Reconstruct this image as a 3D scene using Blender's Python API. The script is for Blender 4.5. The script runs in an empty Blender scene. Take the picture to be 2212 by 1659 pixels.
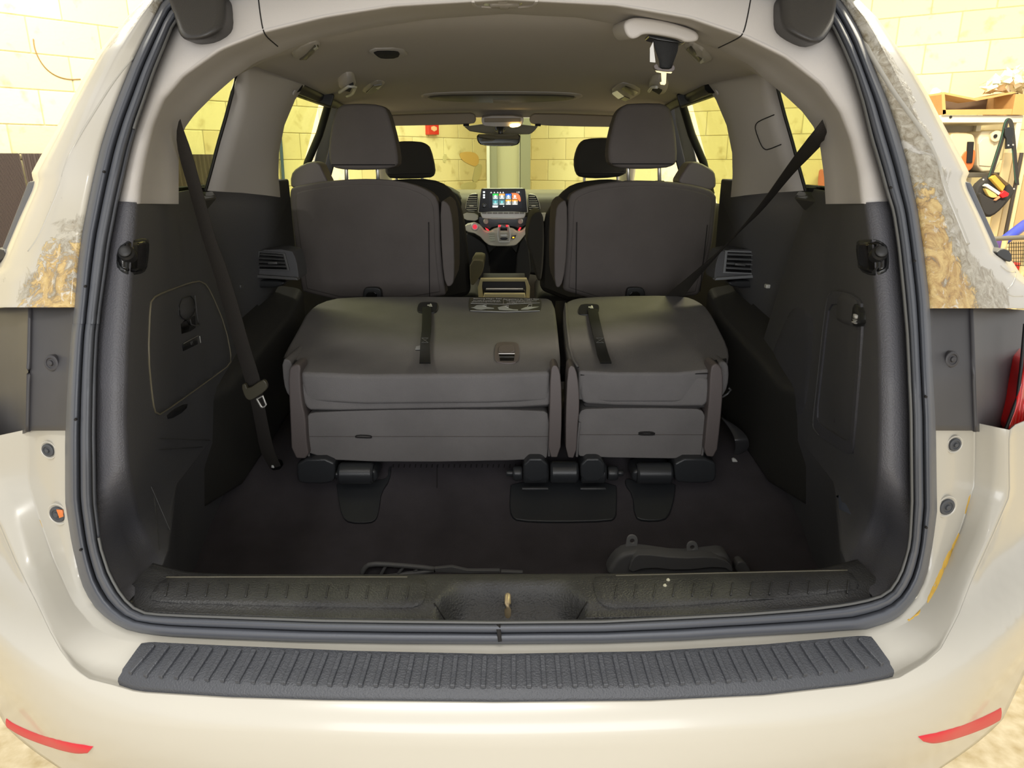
import bpy, bmesh, math, random
from mathutils import Vector, Matrix
from mathutils.bvhtree import BVHTree
random.seed(7)
scene = bpy.context.scene
# ------------------------------------------------------------ camera
W, H = 2212.0, 1659.0
F = 1550.0
CAM = Vector((0.0, 0.0, 1.42))
PITCH, YAW = math.radians(17.35), math.radians(0.5)
FWD = Vector((math.sin(YAW)*math.cos(PITCH), math.cos(YAW)*math.cos(PITCH), -math.sin(PITCH)))
RGT = Vector((math.cos(YAW), -math.sin(YAW), 0.0))
UPV = RGT.cross(FWD)
cd = bpy.data.cameras.new('camera'); cam = bpy.data.objects.new('camera', cd)
scene.collection.objects.link(cam); scene.camera = cam
cd.sensor_width = 36.0; cd.sensor_fit = 'HORIZONTAL'; cd.lens = F/W*36.0
cd.clip_start = 0.02; cd.clip_end = 60
cam.matrix_world = Matrix(((RGT.x, UPV.x, -FWD.x, CAM.x), (RGT.y, UPV.y, -FWD.y, CAM.y), (RGT.z, UPV.z, -FWD.z, CAM.z), (0, 0, 0, 1)))
# ------------------------------------------------------------ world, lights, exposure
world = bpy.data.worlds.new('garage_air'); scene.world = world; world.use_nodes = True
world.node_tree.nodes['Background'].inputs[0].default_value = (1.0, 0.98, 0.94, 1)
world.node_tree.nodes['Background'].inputs[1].default_value = 0.70
def area(name, loc, tgt, sx, sy, power, col):
    ld = bpy.data.lights.new(name, 'AREA'); ld.shape = 'RECTANGLE'; ld.size = sx; ld.size_y = sy
    ld.energy = power; ld.color = col
    o = bpy.data.objects.new(name, ld); scene.collection.objects.link(o); o.location = loc
    o.rotation_euler = (Vector(tgt)-Vector(loc)).to_track_quat('-Z', 'Y').to_euler()
    return o
area('rear_daylight_fill', (0.0, -3.4, 1.5), (0, 1.0, 1.3), 3.4, 2.4, 88, (0.97, 0.98, 1.0))  # daylight fill added behind the camera to brighten the cabin
area('ceiling_tube_rear', (-0.3, -0.9, 3.3), (0, 0.9, 0.6), 1.5, 0.10, 58, (1.0, 0.97, 0.92))
area('ceiling_tube_left', (-2.1, 3.4, 3.3), (-1.9, 4.1, 0.5), 1.8, 0.4, 80, (1.0, 0.95, 0.80))
area('ceiling_tube_front', (0.0, 5.5, 3.3), (0.0, 5.5, 0.8), 1.8, 0.4, 58, (1.0, 0.96, 0.86))
area('ceiling_tube_right', (2.3, 3.2, 3.3), (2.1, 4.0, 0.5), 1.8, 0.4, 122, (1.0, 0.91, 0.70))
scene.view_settings.view_transform = 'Standard'; scene.view_settings.look = 'None'
scene.view_settings.exposure = 0.42; scene.view_settings.gamma = 1.0
scene.view_settings.use_curve_mapping = False

# ------------------------------------------------------------ pixel <-> place helpers
def ray(px, py):
    return FWD + RGT*((px-W/2)/F) + UPV*((H/2-py)/F)
def at(px, py, Y):
    d = ray(px, py); return CAM + d*((Y-CAM.y)/d.y)
def atz(px, py, Z):
    d = ray(px, py); return CAM + d*((Z-CAM.z)/d.z)
def atx(px, py, X):
    d = ray(px, py); return CAM + d*((X-CAM.x)/d.x)
def onp(px, py, p0, n):
    d = ray(px, py); return CAM + d*((p0-CAM).dot(n)/d.dot(n))
def interp(t, pts):
    if t <= pts[0][0]: return pts[0][1]
    for (a, b), (c, d) in zip(pts, pts[1:]):
        if t <= c: return b + (d-b)*(t-a)/(c-a) if c > a else d
    return pts[-1][1]
BASE = [(-0.5, .84), (.30, .84), (.45, .815), (.60, .795), (.68, .797), (.70, .805), (.712, .822), (.722, .85), (.735, .872), (.76, .888), (1.0, .91), (1.1, .93), (1.2, .98), (1.4, 1.085), (1.6, 1.24), (1.75, 1.40), (2.2, 1.9)]
def WX(x):
    a = abs(x); return .10*a*a+.30*a**4 if a < .78 else .10*.6084+.30*.37015+(a-.78)*.72
def D(x, z):
    return interp(z, BASE) + WX(x)
def on(px, py, off=0.0, fn=D):
    d = ray(px, py); lo, hi = .3, 4.0
    g = lambda t: (CAM+d*t).y - fn((CAM+d*t).x, (CAM+d*t).z) - off
    t = lo; prev = lo
    while t < hi:
        if g(t) > 0: break
        prev = t; t += .03
    a, b = prev, t
    for _ in range(26):
        m = (a+b)/2
        if g(m) > 0: b = m
        else: a = m
    return CAM + d*((a+b)/2)
def xat(poly, y):      # x of a traced line (pixel pairs, any order in y) at height y
    return interp(y, sorted((q[1], q[0]) for q in poly))
def densify(poly, n=400):
    L = [0.0]
    for a, b in zip(poly, poly[1:]): L.append(L[-1]+math.hypot(b[0]-a[0], b[1]-a[1]))
    out = []
    for i in range(n):
        s = L[-1]*i/(n-1)
        for k in range(len(poly)-1):
            if s <= L[k+1] or k == len(poly)-2:
                u = (s-L[k])/max(1e-9, L[k+1]-L[k]); a, b = poly[k], poly[k+1]
                out.append(tuple(a[j]+(b[j]-a[j])*u for j in range(len(a)))); break
    return out
def smooth_poly(poly, it=2, closed=False):   # Chaikin
    p = [tuple(q) for q in poly]
    for _ in range(it):
        q = []; n = len(p)
        rng = range(n) if closed else range(n-1)
        if not closed: q.append(p[0])
        for i in rng:
            a, b = p[i], p[(i+1) % n]
            q.append(tuple(a[j]*.75+b[j]*.25 for j in range(len(a)))); q.append(tuple(a[j]*.25+b[j]*.75 for j in range(len(a))))
        if not closed: q.append(p[-1])
        p = q
    return p
def rounded(x0, y0, x1, y1, r, n=4):
    out = []
    for cx, cy, a0 in ((x1-r, y0+r, -90), (x1-r, y1-r, 0), (x0+r, y1-r, 90), (x0+r, y0+r, 180)):
        for i in range(n+1):
            a = math.radians(a0+90*i/n); out.append((cx+r*math.cos(a), cy+r*math.sin(a)))
    return out
def arc(cx, cy, rx, ry, a0=0, a1=360, n=16):
    return [(cx+rx*math.cos(math.radians(a0+(a1-a0)*i/n)), cy+ry*math.sin(math.radians(a0+(a1-a0)*i/n))) for i in range(n if abs(a1-a0) == 360 else n+1)]

# ------------------------------------------------------------ materials
def lin(c):
    return tuple(((v/255)/12.92 if v/255 <= .04045 else ((v/255+.055)/1.055)**2.4) for v in c[:3])+(1,)
MATS = {}
def mat(name, col, rough=.5, metal=0.0, bump=0.0, bscale=300.0, var=0.0, vscale=6.0, var2=None, coat=0.0, emit=0.0, spec=.5, sheen=0.0):
    if name in MATS: return MATS[name]
    m = bpy.data.materials.new(name); m.use_nodes = True; nt = m.node_tree; N = nt.nodes; L = nt.links
    b = N['Principled BSDF']; b.inputs['Base Color'].default_value = lin(col); b.inputs['Roughness'].default_value = rough
    b.inputs['Metallic'].default_value = metal; b.inputs['Specular IOR Level'].default_value = spec
    b.inputs['Coat Weight'].default_value = coat; b.inputs['Coat Roughness'].default_value = .12
    b.inputs['Sheen Weight'].default_value = sheen
    tc = N.new('ShaderNodeTexCoord')
    if var > 0:
        no = N.new('ShaderNodeTexNoise'); no.inputs['Scale'].default_value = vscale; no.inputs['Detail'].default_value = 6
        L.new(tc.outputs['Object'], no.inputs['Vector'])
        cr = N.new('ShaderNodeValToRGB'); c = lin(col)
        c2 = lin(var2) if var2 else tuple(v*(1-var) for v in c[:3])+(1,)
        cr.color_ramp.elements[0].position = .3; cr.color_ramp.elements[0].color = c2
        cr.color_ramp.elements[1].position = .68; cr.color_ramp.elements[1].color = c
        L.new(no.outputs['Fac'], cr.inputs['Fac']); L.new(cr.outputs['Color'], b.inputs['Base Color'])
    if bump > 0:
        n2 = N.new('ShaderNodeTexNoise'); n2.inputs['Scale'].default_value = bscale; n2.inputs['Detail'].default_value = 2
        L.new(tc.outputs['Object'], n2.inputs['Vector'])
        bp = N.new('ShaderNodeBump'); bp.inputs['Strength'].default_value = bump; bp.inputs['Distance'].default_value = .002
        L.new(n2.outputs['Fac'], bp.inputs['Height']); L.new(bp.outputs['Normal'], b.inputs['Normal'])
    if emit > 0:
        b.inputs['Emission Color'].default_value = lin(col); b.inputs['Emission Strength'].default_value = emit
    MATS[name] = m; return m
def glass(name, tint, gl=.06):
    m = bpy.data.materials.new(name); m.use_nodes = True; nt = m.node_tree; N = nt.nodes; L = nt.links
    N.remove(N['Principled BSDF']); out = N['Material Output']
    t = N.new('ShaderNodeBsdfTransparent'); t.inputs[0].default_value = lin(tint)
    g = N.new('ShaderNodeBsdfGlossy'); g.inputs['Roughness'].default_value = .02
    mx = N.new('ShaderNodeMixShader'); mx.inputs[0].default_value = gl; L.new(t.outputs[0], mx.inputs[1]); L.new(g.outputs[0], mx.inputs[2])
    L.new(mx.outputs[0], out.inputs['Surface']); MATS[name] = m; return m
PAINT = mat('pearl_paint', (180, 176, 165), .3, coat=.5, var=.03, vscale=3)
TRIM = mat('light_grey_trim', (192, 187, 182), .62, bump=.12, bscale=700)
TRIMR = TRIM
HEAD = mat('headliner_cloth', (190, 184, 176), .95, bump=.25, bscale=900, spec=.2)
BLACK = mat('black_grained_plastic', (80, 80, 85), .52, bump=.5, bscale=420, spec=.45)
BLACKW = mat('black_side_plastic', (84, 84, 86), .58, bump=.3, bscale=500, spec=.35)
GLOSS = mat('black_gloss_plastic', (16, 16, 17), .2)
SATIN = mat('black_satin_plastic', (38, 39, 40), .34, bump=.1, bscale=500)
CARPET = mat('charcoal_carpet', (84, 80, 84), .97, bump=.8, bscale=900, var=.25, vscale=9, spec=.15)
FABRIC = mat('grey_seat_cloth', (124, 121, 120), .95, bump=.6, bscale=700, var=.16, vscale=7, spec=.1)
FABR2 = mat('charcoal_seat_cloth', (104, 98, 95), .95, bump=.5, bscale=800, var=.12, vscale=8, spec=.1)
FABR3 = mat('dark_seat_cloth', (60, 58, 54), .95, bump=.4, bscale=800, spec=.2)
SHIELD = mat('brown_grey_seat_plastic', (98, 90, 88), .5, bump=.2, bscale=600)
SEAM = mat('dark_seam', (30, 28, 28), .9)
RUBBER = mat('weatherstrip_rubber', (80, 83, 90), .42, bump=.1, bscale=200)
RUBBERD = mat('dark_rubber', (24, 24, 25), .5)
PAD = mat('step_pad_plastic', (62, 64, 69), .5, bump=.55, bscale=380, spec=.5)
SILL = mat('sill_plastic', (54, 54, 56), .42, bump=.8, bscale=300, var=.3, vscale=14, var2=(72, 72, 71))
POCKET = mat('lamp_pocket_plastic', (58, 57, 60), .45, var=.25, vscale=8)
RED = mat('red_reflector', (200, 16, 46), .45)
TAIL = mat('red_tail_lamp', (205, 28, 28), .12, coat=1)
WEB = mat('belt_webbing', (44, 40, 36), .8, bump=.4, bscale=600)
WEBB = mat('black_webbing', (18, 18, 18), .75, bump=.4, bscale=600)
CHROME = mat('bright_metal', (220, 217, 210), .3, metal=.7)
STEEL = mat('tan_zinc_steel', (206, 186, 150), .4, metal=.5)
SILVER = mat('silver_plastic', (212, 212, 205), .35, metal=.2)
WHITEP = mat('white_print', (225, 225, 222), .7)
LENS = mat('clear_lens', (186, 182, 170), .15)
ORANGE = mat('orange_smear', (214, 120, 60), .5)
GLS = glass('side_glass', (222, 226, 198))
WSG = glass('windscreen_glass', (236, 240, 220))
BLOCK = mat('painted_block', (236, 228, 190), .8, bump=.6, bscale=60)

# ------------------------------------------------------------ object helpers
C = scene.collection
def link(o, parent=None):
    C.objects.link(o)
    if parent is not None:
        o.parent = parent
        if parent.type == 'EMPTY': o.matrix_parent_inverse = Matrix.Translation(-parent.location)
    return o
def tag(o, label, cat, group=None):
    o['label'] = label; o['category'] = cat
    if group: o['group'] = group
    return o
def thing(name, label, cat, loc, group=None):
    o = bpy.data.objects.new(name, None); o.empty_display_size = .05; C.objects.link(o); o.location = loc
    return tag(o, label, cat, group)
def mesh(name, verts, faces, m, parent=None, smooth=True, bevel=0.0, seg=2, solid=0.0, sub=0, off=-1.0, fixn=False):
    me = bpy.data.meshes.new(name); me.from_pydata([tuple(v) for v in verts], [], faces); me.update()
    if fixn:
        bm = bmesh.new(); bm.from_mesh(me); bmesh.ops.recalc_face_normals(bm, faces=bm.faces); bm.to_mesh(me); bm.free()
    me.materials.append(m)
    if smooth:
        for p in me.polygons: p.use_smooth = True
    o = bpy.data.objects.new(name, me); link(o, parent)
    if solid:
        s = o.modifiers.new('s', 'SOLIDIFY'); s.thickness = solid; s.offset = off
    if bevel:
        b = o.modifiers.new('b', 'BEVEL'); b.width = bevel; b.segments = seg; b.limit_method = 'ANGLE'; b.angle_limit = math.radians(32)
        if hasattr(b, 'harden_normals'): b.harden_normals = False
    if sub:
        s = o.modifiers.new('u', 'SUBSURF'); s.levels = sub; s.render_levels = sub
    if smooth and not sub:
        w = o.modifiers.new('w', 'WEIGHTED_NORMAL'); w.keep_sharp = False
    return o
def loft(name, rows, m, parent=None, closed=False, solid=0.0, smooth=True, sub=0, off=0.0, bevel=0.0, cap=False):
    n = len(rows[0]); V = [v for r in rows for v in r]; Fc = []
    for i in range(len(rows)-1):
        for j in range(n if closed else n-1):
            k = (j+1) % n
            Fc.append((i*n+j, i*n+k, (i+1)*n+k, (i+1)*n+j))
    if cap:
        Fc.append(tuple(range(n))[::-1]); Fc.append(tuple((len(rows)-1)*n+j for j in range(n)))
    return mesh(name, V, Fc, m, parent, smooth, bevel, 2, solid, sub, off)
def slab(name, pts, vec, m, parent=None, bevel=.004, seg=2, smooth=True):
    n = len(pts); vec = Vector(vec); V = [Vector(p) for p in pts] + [Vector(p)+vec for p in pts]
    Fc = [tuple(range(n)), tuple(range(2*n-1, n-1, -1))] + [(i, n+i, n+(i+1) % n, (i+1) % n) for i in range(n)]
    return mesh(name, V, Fc, m, parent, smooth, bevel, seg, fixn=True)
def ringslab(name, outer, inner, vec, m, parent=None, bevel=.001):
    n = len(outer); vec = Vector(vec)
    V = [Vector(p) for p in outer]+[Vector(p) for p in inner]+[Vector(p)+vec for p in outer]+[Vector(p)+vec for p in inner]
    Fc = []
    for i in range(n):
        j = (i+1) % n
        Fc += [(i, j, n+j, n+i), (2*n+i, 3*n+i, 3*n+j, 2*n+j), (i, 2*n+i, 2*n+j, j), (n+i, n+j, 3*n+j, 3*n+i)]
    return mesh(name, V, Fc, m, parent, True, bevel, fixn=True)
def tube(name, pts, r, m, parent=None, closed=False, sec=8):
    pts = [Vector(p) for p in pts]; n = len(pts); V = []; Fc = []
    up = Vector((0.13, .2, .97))
    for i, p in enumerate(pts):
        a = pts[i-1] if (i > 0 or closed) else p; b = pts[(i+1) % n] if (i < n-1 or closed) else p
        t = (b-a).normalized(); u = t.cross(up)
        if u.length < .05: u = t.cross(Vector((1, 0, 0)))
        u.normalize(); v = t.cross(u); rr = r[i] if isinstance(r, (list, tuple)) else r
        for k in range(sec):
            c = 2*math.pi*k/sec; V.append(p+u*math.cos(c)*rr+v*math.sin(c)*rr)
    for i in range(n if closed else n-1):
        j = (i+1) % n
        for k in range(sec):
            l = (k+1) % sec; Fc.append((i*sec+k, i*sec+l, j*sec+l, j*sec+k))
    if not closed:
        Fc.append(tuple(range(sec))[::-1]); Fc.append(tuple((n-1)*sec+k for k in range(sec)))
    return mesh(name, V, Fc, m, parent, fixn=True)
def lathe(name, p, axis, prof, m, parent=None, sec=24):
    p = Vector(p); ax = Vector(axis).normalized(); u = ax.cross(Vector((0, 0, 1)))
    if u.length < .05: u = ax.cross(Vector((1, 0, 0)))
    u.normalize(); v = ax.cross(u)
    rows = [[p+ax*h+(u*math.cos(2*math.pi*k/sec)+v*math.sin(2*math.pi*k/sec))*r for k in range(sec)] for r, h in prof]
    V = [q for r in rows for q in r]; Fc = []
    for i in range(len(rows)-1):
        for k in range(sec):
            l = (k+1) % sec; Fc.append((i*sec+k, i*sec+l, (i+1)*sec+l, (i+1)*sec+k))
    Fc.append(tuple(range(sec))[::-1]); Fc.append(tuple((len(rows)-1)*sec+k for k in range(sec)))
    return mesh(name, V, Fc, m, parent, bevel=.0005, seg=1, fixn=True)
def box(name, c, s, m, parent=None, bevel=.004, rot=None, seg=2):
    c = Vector(c); R = rot or Matrix.Identity(3)
    V = [c+R @ Vector((x*s[0]/2, y*s[1]/2, z*s[2]/2)) for x in (-1, 1) for y in (-1, 1) for z in (-1, 1)]
    Fc = [(0, 1, 3, 2), (4, 6, 7, 5), (0, 4, 5, 1), (2, 3, 7, 6), (0, 2, 6, 4), (1, 5, 7, 3)]
    return mesh(name, V, Fc, m, parent, True, bevel, seg, fixn=True)
class Surf:
    def __init__(self, *objs):
        V = []; Fc = []
        for o in objs:
            k = len(V); V += [v.co.copy() for v in o.data.vertices]; Fc += [[k+i for i in p.vertices] for p in o.data.polygons]
        self.t = BVHTree.FromPolygons(V, Fc)
    def hit(self, px, py):
        d = ray(px, py).normalized(); loc, n, i, dist = self.t.ray_cast(CAM, d)
        if loc is None:
            loc, n, i, dist = self.t.find_nearest(CAM+d*1.5)
        if n.dot(d) > 0: n = -n
        return loc, n
def proj(surf, poly, lift):
    hs = [surf.hit(*p) for p in poly]; n = Vector((0, 0, 0))
    for h in hs: n += h[1]
    n.normalize()
    return [h[0]+n*lift for h in hs], n
def conform(name, surf, poly, lift, m, parent, base=.004, step=22.0, edge=.0015):
    bm = bmesh.new(); bm.faces.new([bm.verts.new((x, y, 0)) for x, y in poly])
    xs = [p[0] for p in poly]; ys = [p[1] for p in poly]
    for lo, hi, no in ((min(xs), max(xs), (1, 0, 0)), (min(ys), max(ys), (0, 1, 0))):
        k = int((hi-lo)/step)
        for i in range(1, k+1):
            c = lo+(hi-lo)*i/(k+1); bmesh.ops.bisect_plane(bm, geom=bm.verts[:]+bm.edges[:]+bm.faces[:], plane_co=(c*no[0], c*no[1], 0), plane_no=no)
    bmesh.ops.triangulate(bm, faces=[f for f in bm.faces if len(f.verts) > 4])
    bm.verts.index_update(); hs = {}
    for v in bm.verts: hs[v] = surf.hit(v.co.x, v.co.y)
    bnd = [e for e in bm.edges if len(e.link_faces) == 1]
    low = {}; rim = {}
    for e in bnd:
        for v in e.verts:
            if v not in low: low[v] = bm.verts.new((0, 0, 0))
    for e in bnd:
        a_, b_ = e.verts; bm.faces.new((a_, b_, low[b_], low[a_]))
    for v, (p, n) in hs.items():
        v.co = p+n*(lift-(edge if v in low else 0))
        if v in low: low[v].co = p-n*base
    bmesh.ops.recalc_face_normals(bm, faces=bm.faces)
    me = bpy.data.meshes.new(name); bm.to_mesh(me); bm.free(); me.materials.append(m)
    for p in me.polygons: p.use_smooth = True
    o = bpy.data.objects.new(name, me); link(o, parent)
    w = o.modifiers.new('w', 'WEIGHTED_NORMAL'); return o
def slab_on(name, surf, poly, lift, m, parent, bevel=.0015, base=.004):
    xs = [p[0] for p in poly]; ys = [p[1] for p in poly]
    if max(max(xs)-min(xs), max(ys)-min(ys)) > 34: return conform(name, surf, poly, lift, m, parent, base, 22.0, bevel)
    P, n = proj(surf, poly, lift); return slab(name, P, -n*(lift+base), m, parent, bevel)
def tube_on(name, surf, poly, r, m, parent, lift=0.0, closed=False, sec=6):
    q = densify(list(poly)+([poly[0]] if closed else []), max(len(poly)*2, 8))
    if closed: q = q[:-1]
    return tube(name, [h[0]+h[1]*lift for h in (surf.hit(*p) for p in q)], r, m, parent, closed, sec)
def grow(poly, k):
    cx = sum(p[0] for p in poly)/len(poly); cy = sum(p[1] for p in poly)/len(poly)
    return [(cx+(x-cx)*k, cy+(y-cy)*k) for x, y in poly]
def ring_on(name, surf, poly, k, lift, m, parent, base=.004):
    g_ = grow(poly, k); hs = [surf.hit(*p) for p in poly]; hi = [surf.hit(*p) for p in g_]; n = len(poly)
    V = [p-q*base for p, q in hs]+[p+q*lift for p, q in hs]+[p+q*lift for p, q in hi]+[p-q*base for p, q in hi]; Fc = []
    for r in range(3):
        for i in range(n):
            j = (i+1) % n; Fc.append((r*n+i, r*n+j, (r+1)*n+j, (r+1)*n+i))
    return mesh(name, V, Fc, m, parent, True, .0008, 2, fixn=True)
def text(name, s, loc, xdir, ydir, size, m, parent=None, ext=.0004, align='CENTER'):
    cu = bpy.data.curves.new(name, 'FONT'); cu.body = s; cu.size = size; cu.extrude = ext; cu.align_x = align; cu.align_y = 'CENTER'; cu.resolution_u = 2
    tmp = bpy.data.objects.new(name, cu); C.objects.link(tmp)
    dg = bpy.context.evaluated_depsgraph_get(); me = bpy.data.meshes.new_from_object(tmp.evaluated_get(dg))
    bpy.data.objects.remove(tmp); bpy.data.curves.remove(cu)
    x = Vector(xdir).normalized(); y = (Vector(ydir)-x*Vector(ydir).dot(x)).normalized(); z = x.cross(y)
    M = Matrix(((x.x, y.x, z.x, loc[0]), (x.y, y.y, z.y, loc[1]), (x.z, y.z, z.z, loc[2]), (0, 0, 0, 1)))
    me.transform(M); me.materials.clear(); me.materials.append(m)
    o = bpy.data.objects.new(name, me); return link(o, parent)
def mx(p): return (2*1092-p[0], p[1])
# ------------------------------------------------------------ the garage
def structure(o): o['kind'] = 'structure'; return o
FLOORM = mat('garage_concrete', (204, 192, 164), .75, bump=.5, bscale=30, var=.3, vscale=22, var2=(168, 150, 112))
structure(box('floor', (0, 3, -.05), (14, 14, .1), FLOORM, None, 0))
WALLM = mat('wall_mortar', (184, 174, 138), .9)
# block material: paint tone differs a little from block to block
nt = BLOCK.node_tree; oi = nt.nodes.new('ShaderNodeObjectInfo'); cr = nt.nodes.new('ShaderNodeValToRGB')
cr.color_ramp.elements[0].color = lin((228, 210, 160)); cr.color_ramp.elements[1].color = lin((240, 228, 180))
no = nt.nodes.new('ShaderNodeTexNoise'); no.inputs['Scale'].default_value = 9; no.inputs['Detail'].default_value = 8
geo = nt.nodes.new('ShaderNodeNewGeometry'); nt.links.new(geo.outputs['Position'], no.inputs['Vector'])
sp = nt.nodes.new('ShaderNodeValToRGB'); sp.color_ramp.elements[0].position = .28; sp.color_ramp.elements[0].color = (.62, .56, .42, 1)
sp.color_ramp.elements[1].position = .42; sp.color_ramp.elements[1].color = (1, 1, 1, 1)
mxn = nt.nodes.new('ShaderNodeMixRGB'); mxn.blend_type = 'MULTIPLY'; mxn.inputs[0].default_value = .7
nt.links.new(oi.outputs['Random'], cr.inputs[0]); nt.links.new(no.outputs[0], sp.inputs[0])
nt.links.new(cr.outputs[0], mxn.inputs[1]); nt.links.new(sp.outputs[0], mxn.inputs[2]); nt.links.new(mxn.outputs[0], nt.nodes['Principled BSDF'].inputs['Base Color'])
def block_mesh(L, hh):
    me = bpy.data.meshes.new('block'); bm = bmesh.new(); bmesh.ops.create_cube(bm, size=1)
    for v in bm.verts: v.co = Vector((v.co.x*L, v.co.y*.06, v.co.z*hh))
    bmesh.ops.bevel(bm, geom=bm.edges[:], offset=.004, segments=1, affect='EDGES'); bm.to_mesh(me); bm.free(); me.materials.append(BLOCK); return me
CORNER = Vector((-.07, 7.85, 0))
def wall(name, end, inward, za, zb):
    d = Vector(end)-CORNER; Ln = d.length; d.normalize(); n = Vector(inward).normalized()
    w = structure(slab(name, [CORNER, CORNER+d*Ln, CORNER+d*Ln+Vector((0, 0, 3.4)), CORNER+Vector((0, 0, 3.4))], -n*.15, WALLM, None, 0))
    bmx = block_mesh(.394, .195)
    ang = math.atan2(d.y, d.x); k = 0
    z = za
    while z < zb:
        s0 = .2 if k % 2 else 0.0; x = s0
        while x < Ln-.3:
            o = bpy.data.objects.new('block', bmx); o.location = CORNER+d*(x+.2)-n*(.024+random.random()*.0015)+Vector((0, 0, z+.1)); o.rotation_euler = (0, 0, ang)
            C.objects.link(o); o.parent = w; x += .4
        z += .2; k += 1
    return w, d, n
wl, dl, nl = wall('wall_left', (-4.9, 2.214, 0), (.757, -.653, 0), .62, 2.62)
wr, dr, nr = wall('wall_right', (4.9, 4.47, 0), (-.562, -.827, 0), .62, 2.62)
def onwall(px, py, n, lift=0.0): return onp(px, py, CORNER+n*lift, n)
# corner column seen through the windscreen
col = thing('corner_column', 'grey square column boxed in at the room corner ahead of the windscreen', 'column', (-.02, 7.2, 0))
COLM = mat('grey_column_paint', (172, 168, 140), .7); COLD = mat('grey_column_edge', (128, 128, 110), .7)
def colpart(nm, x0, x1, y, m, th):
    a = at(x0, 350, y); b = at(x1, 350, y)
    slab(nm, [(a.x, y, 0), (b.x, y, 0), (b.x, y, 3.3), (a.x, y, 3.3)], (0, th, 0), m, col, .005)
colpart('column_casing', 1062, 1140, 7.0, COLM, .25)
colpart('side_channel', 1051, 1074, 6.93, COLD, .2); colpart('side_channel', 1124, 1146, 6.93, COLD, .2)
colpart('edge_angle', 1051, 1058, 6.9, SILVER, .04); colpart('edge_strip', 1121, 1123, 6.96, SILVER, .04)
# red alarm box on the left wall
P = [onwall(x, y, nl, .05) for x, y in ((925, 262), (948, 262), (949, 291), (926, 291))]
al = thing('fire_alarm_box', 'small red fire alarm box with pale symbol high on the block wall', 'alarm', P[3])
slab('housing', P, -nl*.05, mat('alarm_red', (214, 48, 38), .4), al, .006)
Q = [onwall(x, y, nl, .053) for x, y in ((932, 274), (938, 272), (944, 275), (944, 281), (938, 284), (932, 280))]
slab('symbol', Q, -nl*.004, mat('alarm_symbol', (240, 190, 150), .5), al, .001)
# rust stain and scuffs on the blocks: thin flakes of paint
stn = mat('orange_wall_stain', (228, 186, 104), .8); grm = mat('grey_wall_scuff', (206, 196, 146), .8)
for nm, lab, m, poly in (('wall_stain', 'orange rust stain on the block wall left of the grey column', stn, [(992, 330), (1012, 327), (1030, 331), (1036, 345), (1030, 360), (1018, 357), (1004, 350), (995, 342)]),
                         ('wall_scuff', 'grey scuffed patch on blocks under the rust stain', grm, [(1026, 360), (1042, 352), (1040, 375), (1030, 395), (1020, 390), (1024, 375)]),
                         ('wall_scuff', 'narrow grey scuff on blocks left of the rust stain', grm, [(958, 334), (966, 332), (964, 352), (956, 350)]),
                         ('wall_scuff', 'broad grey scuff low on the wall above the dashboard', grm, [(996, 396), (1030, 392), (1028, 410), (994, 410)])):
    P = [onwall(x, y, nl, .012) for x, y in smooth_poly(poly, 2, True)]
    tag(slab(nm, P, -nl*.008, m, None, 0), lab, 'stain')
# ribbed rubber panels leaning on the left wall
RIBM = mat('dark_ribbed_rubber', (74, 62, 56), .8)
def ribpanel(lab, x0, x1):
    a = onwall(x0, 321, nl, .06); b = onwall(x1, 321, nl, .06); n = 160 if abs(x1-x0) > 60 else 90; rows = [[], [], []]
    zt = 1.455
    for i in range(n+1):
        p = a.lerp(b, i/n); q = (.006 if i % 4 < 2 else -.004)
        rows[0].append(Vector((p.x, p.y, 0))+nl*(q+.08)); rows[1].append(Vector((p.x, p.y, zt))+nl*q); rows[2].append(Vector((p.x, p.y, zt))-nl*.03)
    o = loft('ribbed_panel', rows, RIBM, None, smooth=False, solid=.004)
    return tag(o, lab, 'panel', 'dark ribbed panels along the left wall')
ribpanel('dark ribbed rubber panel at the far left edge of the photo', -60, 38)
ribpanel('dark ribbed rubber panel reaching behind the left quarter window', 43, 472)
tag(tube('loose_wire', [onwall(x, y, nl, .02) for x, y in smooth_poly([(72, 84), (74, 103), (84, 128), (100, 150), (122, 165), (148, 172), (174, 171)], 2)], .0035, mat('wire_brown', (150, 118, 70), .6)), 'thin brown wire drooping in a loop across the upper left blocks', 'wire')
tag(tube('blue_hose', [onwall(x, y, nl, .03) for x, y in smooth_poly([(600, 250), (606, 300), (610, 360), (615, 430), (618, 520)], 2)], .012, mat('blue_hose', (70, 92, 120), .6)), 'dusty blue hose hanging on the wall behind the sliding door window', 'hose')
tag(slab('red_extinguisher', [onwall(x, y, nr, .12) for x, y in smooth_poly([(1767, 372), (1773, 364), (1780, 370), (1781, 440), (1766, 440)], 1, True)], -nr*.1, mat('pale_red', (206, 120, 96), .4)), 'narrow red cylinder on the wall behind the right quarter window', 'cylinder')
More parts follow.
